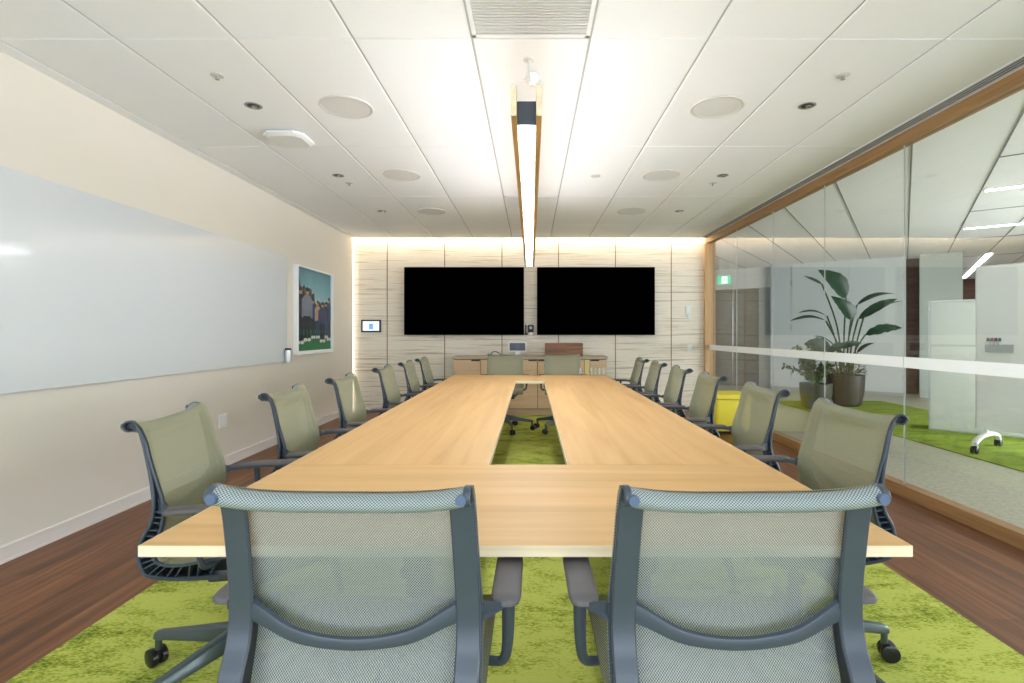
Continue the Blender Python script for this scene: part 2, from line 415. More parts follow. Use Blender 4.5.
# rear wall behind the camera; its three tall windows are added to light the room
b=MB()
wx=[(-2.5,-1.0),(-.75,.75),(1.0,2.5)]
xs=[XL-.12]+[q for w in wx for q in w]+[XR+.12]
for k in range(0,len(xs),2): b.box(xs[k],xs[k+1],YR-.12,YR,0,CZ+.25)
for a,c in wx: b.box(a,c,YR-.12,YR,0,.3); b.box(a,c,YR-.12,YR,2.5,CZ+.25)
wr=struct(b.build('wall_rear',M['white'],smooth=0))
for k,(a,c) in enumerate(wx):
    b=MB()
    for q in ((a,a+.05),(c-.05,c),((a+c)/2-.02,(a+c)/2+.02)): b.box(q[0],q[1],YR-.09,YR-.03,.3,2.5)
    b.box(a,c,YR-.09,YR-.03,.3,.35); b.box(a,c,YR-.09,YR-.03,2.45,2.5)
    w=struct(b.build('window_%d'%(k+1),M['alu'],smooth=0))
    b=MB(); b.box(a+.05,c-.05,YR-.065,YR-.058,.35,2.45); b.build('window_pane',M['glass'],w,smooth=0)

# ------------------------------------------------------------------ right: glazed partition
wrt=struct(bpy.data.objects.new('wall_right',None)); COL.objects.link(wrt)
b=MB(); b.box(2.745,2.835,YR,YB-.02,2.615,CZ+.03,bev=.002); b.build('top_rail',M['timber'],wrt,smooth=0)
b=MB(); b.box(2.745,2.835,YR,YB-.02,0,.088,bev=.002); b.build('bottom_rail',M['timber'],wrt,smooth=0)
b=MB(); b.box(2.715,2.835,YB-.095,YB-.02,.088,2.615,bev=.002); b.build('post',M['timberv'],wrt,smooth=0)
jy=[3.884+1.055*k for k in range(-6,4)]
ys=[YR]+jy+[YB-.095]
for a,c in zip(ys,ys[1:]):
    g=MB(); g.box(2.784,2.796,a+.003,c-.003,.088,2.615); gp=g.build('glass_pane',M['glass'],wrt,smooth=0)
    f=MB(); f.box(2.7815,2.7838,a+.004,c-.004,.955,1.036); f.build('film_band',M['film'],gp,smooth=0)
for a in jy:
    g=MB(); g.box(2.7855,2.7945,a-.003,a+.003,.088,2.615); g.build('glass_joint',M['joint'],wrt,smooth=0)
# black linear slot diffuser beside the timber head
t=thing('linear_air_diffuser','long black slotted air diffuser in the ceiling along the glass partition','air diffuser',(2.69,2.8,CZ-.004))
g=MB(); 
for x in (-.045,-.020,.005,.030): g.box(x-.002,x+.002,-5.3,5.28,-.003,.010)
g.box(-.047,.05,-5.3,5.28,.009,.0105); g.build('slot_bars',M['grid'],t,smooth=0)
g=MB()
for x in (-.0435,-.0185,.0065): g.box(x,x+.022,-5.3,5.28,.004,.009)
g.build('slots',M['recess'],t,smooth=0)
g=MB(); g.box(.034,.055,-5.3,5.28,-.003,.012); g.build('edge_trim',M['ceil'],t,smooth=0)

# ------------------------------------------------------------------ carpet
b=MB(); b.box(-1.81,1.835,-1.6,7.655,.0005,.009,bev=.002); tag(b.build('carpet',M['carpet'],smooth=0),'bright green mottled carpet under the conference table','carpet')

# ------------------------------------------------------------------ conference table
TT=.735; TU=.710
table=thing('conference_table','long light oak conference table with an open slot down the middle','table',(0,0,0))
tl,tr_=-.879,.854; y0,ya,yb,y1=1.165,1.885,5.20,5.95; hl,hr=-.154,.134
def top(nm,x0,x1,ya_,yb_,mat,edges):
    g=MB(); g.box(x0,x1,ya_,yb_,TU+.0005,TT,0,bev=.0015)
    o=g.build(nm,mat,table,smooth=0)
    for e in edges:
        h=MB(); h.box(*e,TU,TT-.0006,0); h.build('edge_band',M['ply'],o,smooth=0)
    return o
e=.0015
top('tabletop',tl,tr_,y0,ya-.0005,M['oakx'],[(tl,tr_,y0-e,y0+.0005),(tl-e,tl+.0005,y0,ya),(tr_-.0005,tr_+e,y0,ya)])
top('tabletop',tl,hl,ya+.0005,yb-.0005,M['oaky'],[(tl-e,tl+.0005,ya,yb),(hl-.0005,hl+e,ya,yb)])
top('tabletop',hr,tr_,ya+.0005,yb-.0005,M['oaky'],[(tr_-.0005,tr_+e,ya,yb),(hr-e,hr+.0005,ya,yb)])
top('tabletop',tl,tr_,yb+.0005,y1,M['oakx'],[(tl,tr_,y1-.0005,y1+e),(tl-e,tl+.0005,yb,y1),(tr_-.0005,tr_+e,yb,y1),(hl,hr,yb-e,yb+.001)])
for yy in (2.12,3.74,4.50):
    for xx in (-.45,.43):
        g=MB(); g.box(xx-.05,xx+.05,yy-.04,yy+.04,.02,.69,bev=.004); g.box(xx-.11,xx+.11,yy-.035,yy+.035,.0095,.03,bev=.004); g.box(xx-.20,xx+.20,yy-.03,yy+.03,.685,TU,bev=.002)
        g.build('leg',M['darkmech'],table)
g=MB()
for xx in (-.45,.43): g.box(xx-.02,xx+.02,1.5,5.6,.665,.684,bev=.002)
g.build('under_rail',M['darkmech'],table)

# ------------------------------------------------------------------ swivel chair
GRP='mesh chairs around the conference table'
def make_chair(label):
    t=thing('conference_chair',label,'chair',(0,0,.009),0,GRP)
    HX=.2035
    def rc(s): return -.222-.012*s**4, .906+.017*abs(s)**4     # centre of the top curl (y, z)
    def hx(z): return .2035+.008*max(0,min(1,(.93-z)/.27))
    # side profiles, (y, z); y forward
    front=spline([(-.231,.9405),(-.216,.9365),(-.201,.921),(-.192,.895),(-.178,.826),(-.158,.757),(-.142,.70),(-.138,.655),(-.149,.60),(-.166,.545),(-.153,.512),(-.10,.500),(-.03,.507),(.08,.520),(.18,.522),(.235,.510),(.262,.488),(.266,.470)],6)
    spine=spline([(-.208,.908),(-.196,.865),(-.181,.79),(-.172,.735),(-.168,.675),(-.178,.627),(-.202,.58),(-.208,.528),(-.192,.480),(-.152,.450),(-.09,.430),(-.03,.417),(.02,.410)],6)
    ia=next(i for i,p in enumerate(front) if p[1]<.655)          # below here: seat
    arc=[0]
    for a,c in zip(front,front[1:]): arc.append(arc[-1]+sqrt((a[0]-c[0])**2+(a[1]-c[1])**2))
    nx=14
    def sling(i0,i1):
        g=MB(); rows=[];uvs=[]
        for i in range(i0,i1):
            y,z=front[i]; r=[];u=[]
            tdir=Vector((front[min(i+1,len(front)-1)][0]-front[max(i-1,0)][0],front[min(i+1,len(front)-1)][1]-front[max(i-1,0)][1])).normalized()
            nrm=Vector((tdir.y,-tdir.x))    # towards the rear / below
            for k in range(nx+1):
                s=k/nx*2-1; sag=.010*(1-s*s)*min(1,max(0,(.93-z)/.06)) if z>.6 else .010*(1-s*s)
                hw=hx(z)+.0235; x=s*hw
                edge=max(0,(abs(x)-hx(z)+.012)/.035)**2*.0015      # wraps slightly round the rail
                top=max(0,min(1,(z-.86)/.07)); dz=(rc(s)[1]-rc(1)[1])
                r.append((x,y+(.0075*(1-top)+.001)*(1 if nrm.x<-.3 else 0)+top*(rc(s)[0]-rc(1)[0])-(sag+edge)*abs(nrm.x),z+top*dz-(sag+edge-(.008 if z<.6 else .001))*abs(nrm.y))); u.append((x,arc[i]))
            rows.append(r);uvs.append(u)
        g.grid(rows,0,uvs); return g
    sling(0,ia+1).build('backrest',M['mesh'],t,smooth=60)
    sling(ia,len(front)).build('seat',M['mesh'],t,smooth=60)
    # side frames: front edge rail, rear spine and ribs between
    for s in (-1,1):
        g=MB()
        cy1,cz1=rc(1); hook=[(cy1+.0200*cos(radians(a)),cz1+.0150*sin(radians(a))) for a in range(-100,-321,-12)][::1]
        lip=[(y,z) for y,z in hook if True]
        rail=[(s*(hx(z)+.013),y-.003,z) for y,z in front if z<.885]
        g.strip([(s*(hx(.93)+.0155),y,z) for y,z in lip]+rail,[.0065]*len(lip)+[.0105]*len(rail),[.006]*len(lip)+[.009]*len(rail))
        n=len(spine); xs_=[];ws=[];ths=[]
        for i,(y,z) in enumerate(spine):
            k=max(0,(i-8*6)/(n-1-8*6))
            xs_.append(s*(hx(z)*(1-k)+.075*k)); ws.append(.0225 if k<.05 else .0225+.006*k); ths.append(.010+.010*k)
        g.strip([(x,y,z) for x,(y,z) in zip(xs_,spine)],ws,ths)
        # gusset between the rails in the upper back
        gi=[i for i in range(8,len(spine)) if spine[i][1]>.66]
        # ribs
        def at(poly,z,lo,hi):
            for i in range(lo,hi-1):
                a,c=poly[i],poly[i+1]
                if (a[1]-z)*(c[1]-z)<=0 and a[1]!=c[1]:
                    k=(z-a[1])/(c[1]-a[1]); return (a[0]+(c[0]-a[0])*k,z)
            return None
        # pairs by parameter along the lower curve
        f0=next(i for i,p in enumerate(front) if p[1]<.665); s0=next(i for i,p in enumerate(spine) if p[1]<.672)
        f1=next(i for i,p in enumerate(front) if p[0]>.0 and i>f0); s1=next(i for i,p in enumerate(spine) if p[0]>-.055 and i>s0)
        nr=17
        for k in range(nr):
            fi=f0+(f1-f0)*k/(nr-1); si=s0+(s1-s0)*k/(nr-1)
            A=front[int(fi)]; B=spine[int(si)]
            xa=s*(hx(A[1])+.003); xb=xs_[int(si)]
            d=Vector((B[0]-A[0],B[1]-A[1])); nn=Vector((-d.y,d.x)).normalized()*.0019
            q=[]
            for (px_,P) in ((xa,A),(xb,B)):
                for sg in (-1,1):
                    for w in (-.016,.016): q.append(g.vert((px_+w,P[0]+nn.x*sg,P[1]+nn.y*sg)))
            for f in ((0,1,3,2),(4,6,7,5),(0,4,5,1),(2,3,7,6),(0,2,6,4),(1,5,7,3)): g.face([q[i] for i in f])
        g.build('side_frame',M['frame'],t,smooth=40)
        # dark inner web of the lower ladder
        g=MB(); R=[]
        for k in range(nr*2):
            fi=f0+(f1-f0)*k/(nr*2-1); si=s0+(s1-s0)*k/(nr*2-1)
            A=front[int(fi)];B=spine[int(si)]
            R.append([(s*(hx(A[1])-.016),A[0],A[1]),(s*(hx(A[1])-.013),A[0],A[1]),(xs_[int(si)]-s*.017,B[0],B[1]),(xs_[int(si)]-s*.020,B[0],B[1])])
        g.rings(R); g.build('ladder_web',M['black'],t,smooth=0)
    # roll along the top
    g=MB(); rows=[];uvs=[]; nx2=24; na=16
    def rr(s): return .0215+.001*s**4, .0165+.0005*s**4
    for k in range(nx2+1):
        s=k/nx2*2-1; cy,cz=rc(s); ry,rz=rr(s); r=[];u=[]
        for a in range(na+1):
            an=2*pi*a/na
            r.append((s*.2185,cy+ry*cos(an),cz+rz*sin(an))); u.append((s*.2185,a*.15/na))
        rows.append(r);uvs.append(u)
    g.grid(rows,0,uvs); roll=g.build('top_roll',M['rollmesh'],t,smooth=60)
    for s in (-1,1):
        cy,cz=rc(s); g=MB(); ry,rz=rr(1)
        # open curl end: frame lip with a dark hollow
        lip=[];
        for (x,k) in ((.2190,1.0),(.2205,.99),(.2205,.84),(.208,.80)):
            lip.append([(s*x,cy+ry*k*cos(2*pi*a/na),cz+rz*k*sin(2*pi*a/na)) for a in range(na)])
        g.rings(lip,0,cap=False); c=len(g.v); g.face(list(range(c-na,c)),1)
        g.build('end_lip',[M['frame'],M['black']],roll,smooth=40)
        g=MB(); g.lathe([(.0,-.004),(.009,-.004),(.0095,-.001),(.0095,.004)],16,(s*.2105,cy-ry-.0005,cz-.001),axis='y'); g.build('end_cap',M['button'],roll)
    # lumbar bow joining both side frames and flaring to the arms
    P=spline([(-.205,-.160,.694),(-.17,-.168,.680),(-.10,-.176,.648),(0,-.179,.636),(.10,-.176,.648),(.17,-.168,.680),(.205,-.160,.694)],6)
    g=MB(); R=[]
    for i,p in enumerate(P):
        s=abs(p[0])/.205; hh=.0110+.010*s**2.2
        R.append([(p[0],p[1]-.005,p[2]-hh),(p[0],p[1]-.008,p[2]),(p[0],p[1]-.005,p[2]+hh*.8),(p[0],p[1]+.002,p[2]+hh),(p[0],p[1]+.006,p[2]+hh*.8),(p[0],p[1]+.006,p[2]-hh*.9)])
    g.rings(R); g.build('lumbar_bow',M['frame'],t,smooth=45)
    # arms
    for s in (-1,1):
        g=MB(); R=[]
        for (yy,w,zz,th) in ((-.118,.016,.677,.005),(-.112,.026,.679,.008),(-.09,.030,.680,.009),(.06,.030,.682,.009),(.15,.027,.683,.008),(.175,.022,.683,.007),(.183,.012,.683,.005)):
            ring=[]
            for a in range(16):
                an=2*pi*a/16; cx_=cos(an); sy=sin(an)
                ring.append((s*(.2755-.008*(yy+.118))+w*(abs(cx_)**.6)*(1 if cx_>=0 else -1),yy,zz+th*(abs(sy)**.6)*(1 if sy>=0 else -1)))
            R.append(ring)
        g.rings(R); pad=g.build('armrest',M['armpad'],t,smooth=50)
        g=MB()
        R=[]
        for (x,y,zt,zb) in ((.196,-.158,.705,.655),(.214,-.155,.701,.655),(.232,-.140,.690,.660),(.254,-.118,.681,.666),(.268,-.09,.676,.667),(.271,.02,.677,.669),(.271,.10,.677,.670)):
            R.append([(s*x,y-.010,zt),(s*x,y+.010,zt),(s*x,y+.010,zb),(s*x,y-.010,zb)] if y<-.13 else [(s*(x-.014),y,zt),(s*(x+.014),y,zt),(s*(x+.014),y,zb),(s*(x-.014),y,zb)])
        g.rings(R)
        pth=spline([(s*.274,-.035,.672),(s*.276,-.032,.62),(s*.274,-.028,.55),(s*.266,-.02,.512),(s*.245,-.01,.500),(s*.200,.0,.500)],5)
        g.tube(pth,[.016-.005*min(1,i/12) for i in range(len(pth))],10,flat=.7,up=(0,1,0.01))
        g.build('arm_support',M['frame'],pad,smooth=45)
    # mechanism, column, base
    g=MB(); 
    g.box(-.13,.13,-.06,.10,.395,.435,bev=.010); g.box(-.05,.05,-.10,.14,.372,.405,bev=.008); g.box(-.14,.14,.02,.075,.42,.45,bev=.008); g.box(-.20,.20,.035,.06,.488,.504,bev=.005); g.box(-.03,.03,.03,.07,.44,.496,bev=.004)
    g.tube([(.06,.03,.43),(.16,.03,.437),(.20,.03,.44)],[.007,.007,.009],8)
    g.build('tilt_mechanism',M['darkmech'],t)
    g=MB(); g.lathe([(.0,.10),(.027,.10),(.027,.27),(.021,.275),(.021,.33),(.014,.335),(.014,.385),(0,.385)],20); g.build('gas_column',M['darkmech'],t)
    g=MB(); g.lathe([(0,.115),(.040,.115),(.048,.135),(.046,.180),(.034,.198),(0,.198)],24); g.build('base_hub',M['metal'],t)
    for k in range(5):
        a=radians(72*k); M4=Matrix.Rotation(a,4,'Z')
        g=MB(); R=[]
        for (r,w,zt,zb) in ((.030,.026,.190,.125),(.10,.023,.176,.120),(.20,.019,.156,.111),(.29,.016,.139,.103),(.335,.0145,.131,.098),(.352,.013,.124,.096),(.357,.010,.116,.098)):
            R.append([(r,-w,zb+.006),(r,-w*.6,zb),(r,w*.6,zb),(r,w,zb+.006),(r,w*.85,zt-.006),(r,w*.55,zt),(r,-w*.55,zt),(r,-w*.85,zt-.006)])
        g.rings(R); g.lathe([(0,.058),(.010,.058),(.0115,.062),(.0115,.105),(0,.105)],12,(.343,0,0))
        leg=g.xf(M4).build('base_leg',M['metal'],t,smooth=40)
        g=MB()
        for sg in (-1,1):
            g.lathe([(0,-.012),(.024,-.012),(.031,-.009),(.0325,0),(.031,.009),(.024,.012),(0,.012)],20,(.357,sg*.0165,.0325),axis='y')
        g.box(.336,.366,-.006,.006,.025,.056,bev=.003)
        g.lathe([(0,.036),(.011,.040),(.011,.066),(0,.066)],10,(.343,0,0))
        g.xf(Matrix.Translation((cos(a)*.343,sin(a)*.343,0))@Matrix.Rotation(random.uniform(-.9,.9),4,'Z')@Matrix.Translation((-cos(a)*.343,-sin(a)*.343,0))@M4).build('caster',M['caster'],leg,smooth=40)
    return t
chair=make_chair('sage mesh swivel chair in the left foreground seen from behind')
def swivel(root,deg):          # every base stands at its own angle
    for c in root.children:
        if c.name.startswith('base_leg'): c.rotation_euler=(0,0,radians(deg))
    return root
chair.location=(-.323,1.128,.009); chair.rotation_euler=(0,0,radians(-1)); swivel(chair,20)
swivel(dup(chair,(.378,1.128,.009),radians(1),'sage mesh swivel chair in the right foreground seen from behind'),52)
words=['nearest the camera','second from the camera','third from the camera','fourth from the camera','fifth from the camera','nearest the screens']
LY=[1.76,2.52,3.27,4.17,4.94,5.64]; RY=[1.90,2.65,3.42,4.11,4.84,5.55]
LA=[248,20,285,240,300,255]; RA=[273,30,250,305,262,232]
LZ=[11,6,4,3,3,2]; RZ=[0,4,4,3,3,2]       # small turns of the seats, in degrees
for k in range(6):
    swivel(dup(chair,(-.958-(.052 if k==0 else 0),LY[k]+.055*(k==0),.009),radians(-90+LZ[k]),'sage mesh swivel chair on the whiteboard side of the table, '+words[k]),LA[k])
for k in range(6):
    swivel(dup(chair,(.960,RY[k],.009),radians(90-RZ[k]),'sage mesh swivel chair on the glass partition side of the table, '+words[k]),RA[k])
swivel(dup(chair,(-.33,6.47,.009),radians(180),'sage mesh swivel chair at the far table end, in front of the white display'),180)
swivel(dup(chair,(.40,6.47,.009),radians(180),'sage mesh swivel chair at the far table end, in front of the wooden box'),338)

# ------------------------------------------------------------------ screens, camera, wall devices
def tv(x0,x1,label):
    a=pt(x0,267,8.06); c=pt(x1,335,8.06)
    t=thing('wall_display',label,'screen',((a[0]+c[0])/2,8.18,c[2]),0,'paired wall displays')
    w=(c[0]-a[0])/2; h=a[2]-c[2]
    g=MB(); g.box(-w,w,-.12,-.06,0,h,bev=.004); g.build('housing',M['bezel'],t,smooth=0)
    g=MB(); g.box(-w+.012,w-.012,-.1225,-.1195,.014,h-.012); g.build('screen_panel',M['screen'],t,smooth=0)
    g=MB(); g.box(-w*.5,w*.5,-.06,0,h*.25,h*.75); g.build('wall_bracket',M['bezel'],t,smooth=0)
tv(404,524,'large black wall display, left one of the pair')
tv(537,655,'large black wall display, right one of the pair')
c=pt(530,330,8.1)
t=thing('conference_camera','small black camera on a white bracket between the two wall displays','camera',(c[0],8.18,c[2]-.05))
g=MB(); g.box(-.035,.055,-.12,0,0,.012,bev=.003); g.box(-.02,.03,-.10,-.02,-.03,.0,bev=.004); g.build('bracket',M['sprk'],t)
g=MB(); g.lathe([(0,.012),(.05,.012),(.05,.03),(.04,.038),(0,.038)],20,(.012,-.07,0)); g.build('camera_base',M['black'],t)
g=MB(); g.box(-.035,.06,-.12,-.03,.038,.13,bev=.018); g.build('camera_head',M['black'],t)
g=MB(); g.lathe([(.024,-.006),(.022,.0),(.016,.004),(0,.004)],20,(.012,-.121,.085),axis='y'); g.build('lens',M['dgrey'],t)
g=MB(); g.box(-.075,-.055,-.06,-.02,-.02,.13,bev=.004); g.box(-.085,-.035,-.06,-.01,-.025,.0,bev=.003); g.build('mounting_arm',M['black'],t)
c=pt(371.5,326,8.18); 
t=thing('wall_tablet','small black-framed wall tablet with a lit pale screen, left of the displays','tablet',(c[0],8.18,c[2]))
g=MB(); g.box(-.155,.155,-.03,0,-.098,.098,bev=.006); g.build('tablet_case',M['black'],t,smooth=0)
g=MB(); g.box(-.128,.128,-.0315,-.0295,-.074,.074,0); g.box(-.03,.035,-.0325,-.0305,-.052,.036,1); g.build('tablet_screen',[M['tabscreen'],M['tabblue']],t,smooth=0)
def plate(px,py,w,h,label,cat,name='wall_switch',parts=1):
    c=pt(px,py,8.18); t=thing(name,label,cat,(c[0],8.18,c[2]))
    g=MB(); g.box(-w/2,w/2,-.010,0,-h/2,h/2,bev=.003); g.build('cover_plate',M['sockw'],t,smooth=0)
    g=MB(); g.box(-w*.28,w*.28,-.014,-.009,-h*.28,h*.28,bev=.002); g.build('rocker',M['dispw'],t,smooth=0)
plate(688,309.5,.085,.13,'white control plate, upper one on the back wall near the glass','switch')
plate(689,316.5,.055,.07,'small white plate just below the upper control plate on the back wall','switch')
plate(689.5,348.5,.075,.11,'white socket plate, lower one on the back wall near the glass','socket','wall_socket')
# ------------------------------------------------------------------ credenza and things on it
cy0=7.66; cd=.50
def cxp(p): return (p-CX)/F*cy0
t=thing('credenza','low oak credenza along the back wall under the displays','cabinet',(0,cy0,0))
x0,x1=cxp(453),cxp(607); ZT=.868
g=MB(); g.box(x0-.012,x1+.012,-.012,cd,ZT-.035,ZT,bev=.002); g.build('top_slab',M['credtop'],t,smooth=0)
g=MB(); g.box(x0,x1,.022,cd,.10,ZT-.04); g.build('carcass',M['taupe'],t,smooth=0)
g=MB(); g.box(x0+.02,x1-.02,.05,cd-.02,.0,.10); g.build('plinth',M['cred'],t,smooth=0)
ed=[453,480.4,509,537.5,566,584.5,590,607]
for k,(a,c_) in enumerate(zip(ed,ed[1:])):
    g=MB(); X0,X1=cxp(a)+.0045,cxp(c_)-.0045
    g.box(X0,X1,0,.021,.105,ZT-.047,bev=.0015)
    d=g.build('door' if k!=5 else 'yellow_strip',M['cred'] if k!=5 else M['credpale'],t,smooth=0)
    if k in (0,2,3,6):
        hx=(X1-.13,X1-.005) if k in (0,2) else ((X0+.005,X0+.13))
        h=MB(); h.box(hx[0],hx[1],-.003,.004,ZT-.064,ZT-.046,bev=.001); h.build('finger_pull',M['recess'],d,smooth=0)
def on(px,Y): return ((px-CX)/F*Y,Y,ZT)
p=on(517.5,7.80)
t=thing('desk_display','small white desk display with dark screen standing on the credenza','display',p)
g=MB(); g.box(-.055,.055,-.05,.06,0,.012,bev=.003); g.box(-.035,.035,.0,.03,.01,.10,bev=.005); g.build('stand',M['dispw'],t)
g=MB(); g.box(-.135,.135,-.018,.012,.07,.215,bev=.008); g.build('casing',M['dispw'],t)
g=MB(); g.box(-.118,.118,-.0195,-.0175,.085,.20,0); g.box(-.03,.03,-.0205,-.019,.11,.18,1); g.build('display_screen',[M['phonescr'],M['phoneblue']],t,smooth=0)
p=on(503,7.82)
b=MB(); b.box(-.05,.05,-.05,.05,0,.022,bev=.005); b.tube(spline([(-.03,0,.012),(-.06,-.02,.05),(-.12,-.01,.072),(-.17,.0,.05),(-.185,.02,.005)],6),.006,8)
o=b.build('cable_adapter',M['black']); o.location=p; tag(o,'black cable adapter with looped cord on the credenza left of the desk display','adapter')
p=on(563.5,7.82)
t=thing('wooden_box','dark walnut slatted box standing on the right part of the credenza','box',p)
g=MB(); g.box(-.278,.278,-.10,.10,0,.20,bev=.006); g.build('box_body',M['boxwood'],t,smooth=0)
for k in range(4):
    g=MB(); g.box(-.283,.283,-.108,-.098,.004+k*.05,.046+k*.05,bev=.003); g.build('slat',M['boxwood'],t,smooth=0)
# tumblers at the far table end
first=None
for k,(px,dy) in enumerate(((580.3,0),(591.5,.0),(595.8,.05),(599.5,.0),(603.8,.04))):
    Y=5.84+dy; x=(px-CX)/F*Y
    lab=['clear glass tumbler standing apart at the far table end, leftmost of the glasses','clear glass tumbler at the far table end, second from the left','clear glass tumbler at the far table end, middle one of five','clear glass tumbler at the far table end, second from the right','clear glass tumbler at the far right table corner, rightmost of the glasses'][k]
    if first is None:
        g=MB(); g.lathe([(0,.0),(.024,.0),(.030,.088),(.0285,.088),(.0225,.010),(0,.010)],24)
        first=g.build('tumbler',M['tumbler']); first.location=(x,Y,TT); tag(first,lab,'glass','glass tumblers on the table')
    else:
        q=first.copy(); COL.objects.link(q); q.location=(x,Y,TT); q['label']=lab

# ------------------------------------------------------------------ left wall things
t=thing('whiteboard','long frameless glass whiteboard on the left wall','whiteboard',(XL+.001,0,0))
g=MB(); g.box(.012,.022,1.0,5.90,.893,2.088,0,bev=.0015); g.build('glass_panel',M['board'],t,smooth=0)
g=MB(); 
for yy in (1.4,2.9,4.4,5.5):
    for zz in (1.0,1.98): g.box(0,.012,yy-.03,yy+.03,zz-.03,zz+.03)
g.build('mounting_standoff',M['boardedge'],t,smooth=0)
t=thing('marker_cup','small silver cup with dark marker tops at the lower right corner of the wall whiteboard','cup',(-2.7215,5.825,1.028))
g=MB(); g.lathe([(0,-.14),(.040,-.14),(.0445,-.02),(.0445,-.004),(.040,-.004),(.037,-.128),(0,-.128)],24); g.build('cup',M['alu'],t)
g=MB(); 
for (dx,dy) in ((-.018,-.014),(.014,-.020),(-.012,.018),(.020,.012)): g.lathe([(0,-.12),(.010,-.12),(.010,.012),(.007,.020),(0,.020)],10,(dx,dy,0))
g.build('marker_tops',M['black'],t)
g=MB(); g.box(-.0455,-.0385,-.03,.03,-.14,.0,bev=.002); g.build('mounting_plate',M['dispw'],t)
def print_sky():
    m,nt,p,o=newmat('print_sky'); L=nt.links.new
    tc=N(nt,'ShaderNodeTexCoord'); sx=N(nt,'ShaderNodeSeparateXYZ'); L(tc.outputs['Object'],sx.inputs[0])
    nz=N(nt,'ShaderNodeTexNoise'); nz.inputs['Scale'].default_value=3; L(tc.outputs['Object'],nz.inputs['Vector'])
    ad=N(nt,'ShaderNodeMath',operation='MULTIPLY_ADD'); L(nz.outputs['Fac'],ad.inputs[0]); ad.inputs[1].default_value=.25; L(sx.outputs['Z'],ad.inputs[2])
    mr=N(nt,'ShaderNodeMapRange'); mr.inputs[1].default_value=.12; mr.inputs[2].default_value=.6; L(ad.outputs[0],mr.inputs[0])
    r=ramp(nt,[(0,(.42,.52,.55)),(.5,(.17,.36,.42)),(1,(.07,.20,.25))]); L(mr.outputs[0],r.inputs['Fac']); L(r.outputs[0],p.inputs['Base Color']); p.inputs['Roughness'].default_value=.4; return m
# framed picture: white tray frame, printed photo of a group outdoors on grass
t=thing('framed_picture','white framed colour photograph of people standing on green grass, left wall','picture',(XL,6.66,1.49))
HW,HH=.558,.535
g=MB(); g.box(0,.05,-HW,HW,-HH,-HH+.045,bev=.003); g.box(0,.05,-HW,HW,HH-.02,HH,bev=.003); g.box(0,.05,-HW,-HW+.035,-HH+.04,HH-.015,bev=.003); g.box(0,.05,HW-.035,HW,-HH+.04,HH-.015,bev=.003); g.box(0,.02,-HW+.02,HW-.02,-HH+.02,HH-.01)
g.build('frame',M['frameW'],t,smooth=0)
pm=[print_sky(),plain('print_trees',(.018,.028,.022),.4,noise=.5,nscale=9),plain('print_grass',(.010,.14,.045),.4,noise=.4,nscale=12),
    plain('print_navy',(.012,.016,.03),.4,noise=.4,nscale=10),plain('print_grey',(.16,.19,.24),.4,noise=.3,nscale=14),plain('print_skin',(.42,.24,.17),.4),plain('print_white',(.55,.55,.52),.4),plain('print_blue',(.02,.04,.12),.4,noise=.3,nscale=9),plain('print_stone',(.11,.085,.055),.4,noise=.6,nscale=14)]
g=MB()
Lw=1.06
def poly(pts,m,lift):   # picture coordinates: u 0..1 left-right (towards +Y), v 0..1 bottom-top
    g.face([g.vert((.0215+lift*.0004,-.53+u*1.06,-.495+v*1.015)) for u,v in ((min(1,max(0,u)),min(1,max(0,v))) for u,v in pts)],m)
def rect(u0,v0,u1,v1,m,l): poly([(u0,v0),(u1,v0),(u1,v1),(u0,v1)],m,l)
def ell(cu,cv,ru,rv,m,l,n=18): poly([(cu+ru*cos(2*pi*k/n),cv+rv*sin(2*pi*k/n)) for k in range(n)],m,l)
rect(0,0,1,1,0,0)
tops=[(0,.97),(.05,1),(.08,.86),(.13,.74),(.2,.80),(.28,.72),(.36,.78),(.42,.70),(.48,.72),(.5,.60),(.56,.57),(.64,.62),(.72,.58),(.80,.62),(.9,.63),(1,.66)]
poly([(0,.2),(1,.2)]+tops[::-1],1,1)
for u in (.12,.2,.29,.36): rect(u,.55,u+.05,.76,8,2)     # stonework behind
rect(.40,.5,.46,.62,8,2); rect(.78,.45,.85,.60,8,2)
rect(0,0,1,.20,2,3)
poly([(.0,.20),(.10,.13),(.35,.20),(.6,.12),(.9,.22),(1,.18),(1,.26),(0,.26)],2,3)
def person(u,h,base,top,bot,l,w=.075):
    rect(u-w*.75,base,u-w*.1,base+h*.48,bot,l); rect(u+w*.1,base,u+w*.75,base+h*.48,bot,l)
    poly([(u-w,base+h*.45),(u+w,base+h*.45),(u+w*1.15,base+h*.80),(u+w*.5,base+h*.86),(u-w*.5,base+h*.86),(u-w*1.15,base+h*.80)],top,l+1)
    rect(u-w*1.45,base+h*.42,u-w*1.05,base+h*.78,top,l+1); rect(u+w*1.05,base+h*.42,u+w*1.45,base+h*.78,top,l+1)
    ell(u,base+h*.93,w*.45,h*.07,5,l+2); ell(u,base+h*.965,w*.46,h*.045,3,l+3)
    ell(u-w*.5,base-.005,w*.5,.022,6,l+2); ell(u+w*.5,base-.005,w*.5,.022,6,l+2)
person(.10,.66,.11,3,3,5,.10); person(.28,.63,.14,4,3,8,.10); person(.93,.55,.14,7,3,5,.075); person(.45,.48,.17,7,3,5,.06); person(.72,.50,.12,7,3,11,.09); person(.58,.46,.17,5,7,6,.06); person(.84,.46,.17,3,7,6,.055)
g.build('print',pm,t,smooth=0,recalc=False)
# wall socket on the left wall
t=thing('wall_socket','white socket plate low on the left wall behind the nearest chairs','socket',(XL,4.70,.42))
g=MB(); g.box(0,.012,-.06,.06,-.06,.06,bev=.004); g.build('cover_plate',M['sockw'],t,smooth=0)
g=MB(); g.box(.011,.015,-.03,.03,-.035,.035,bev=.002); g.build('outlet_face',M['dispw'],t,smooth=0)
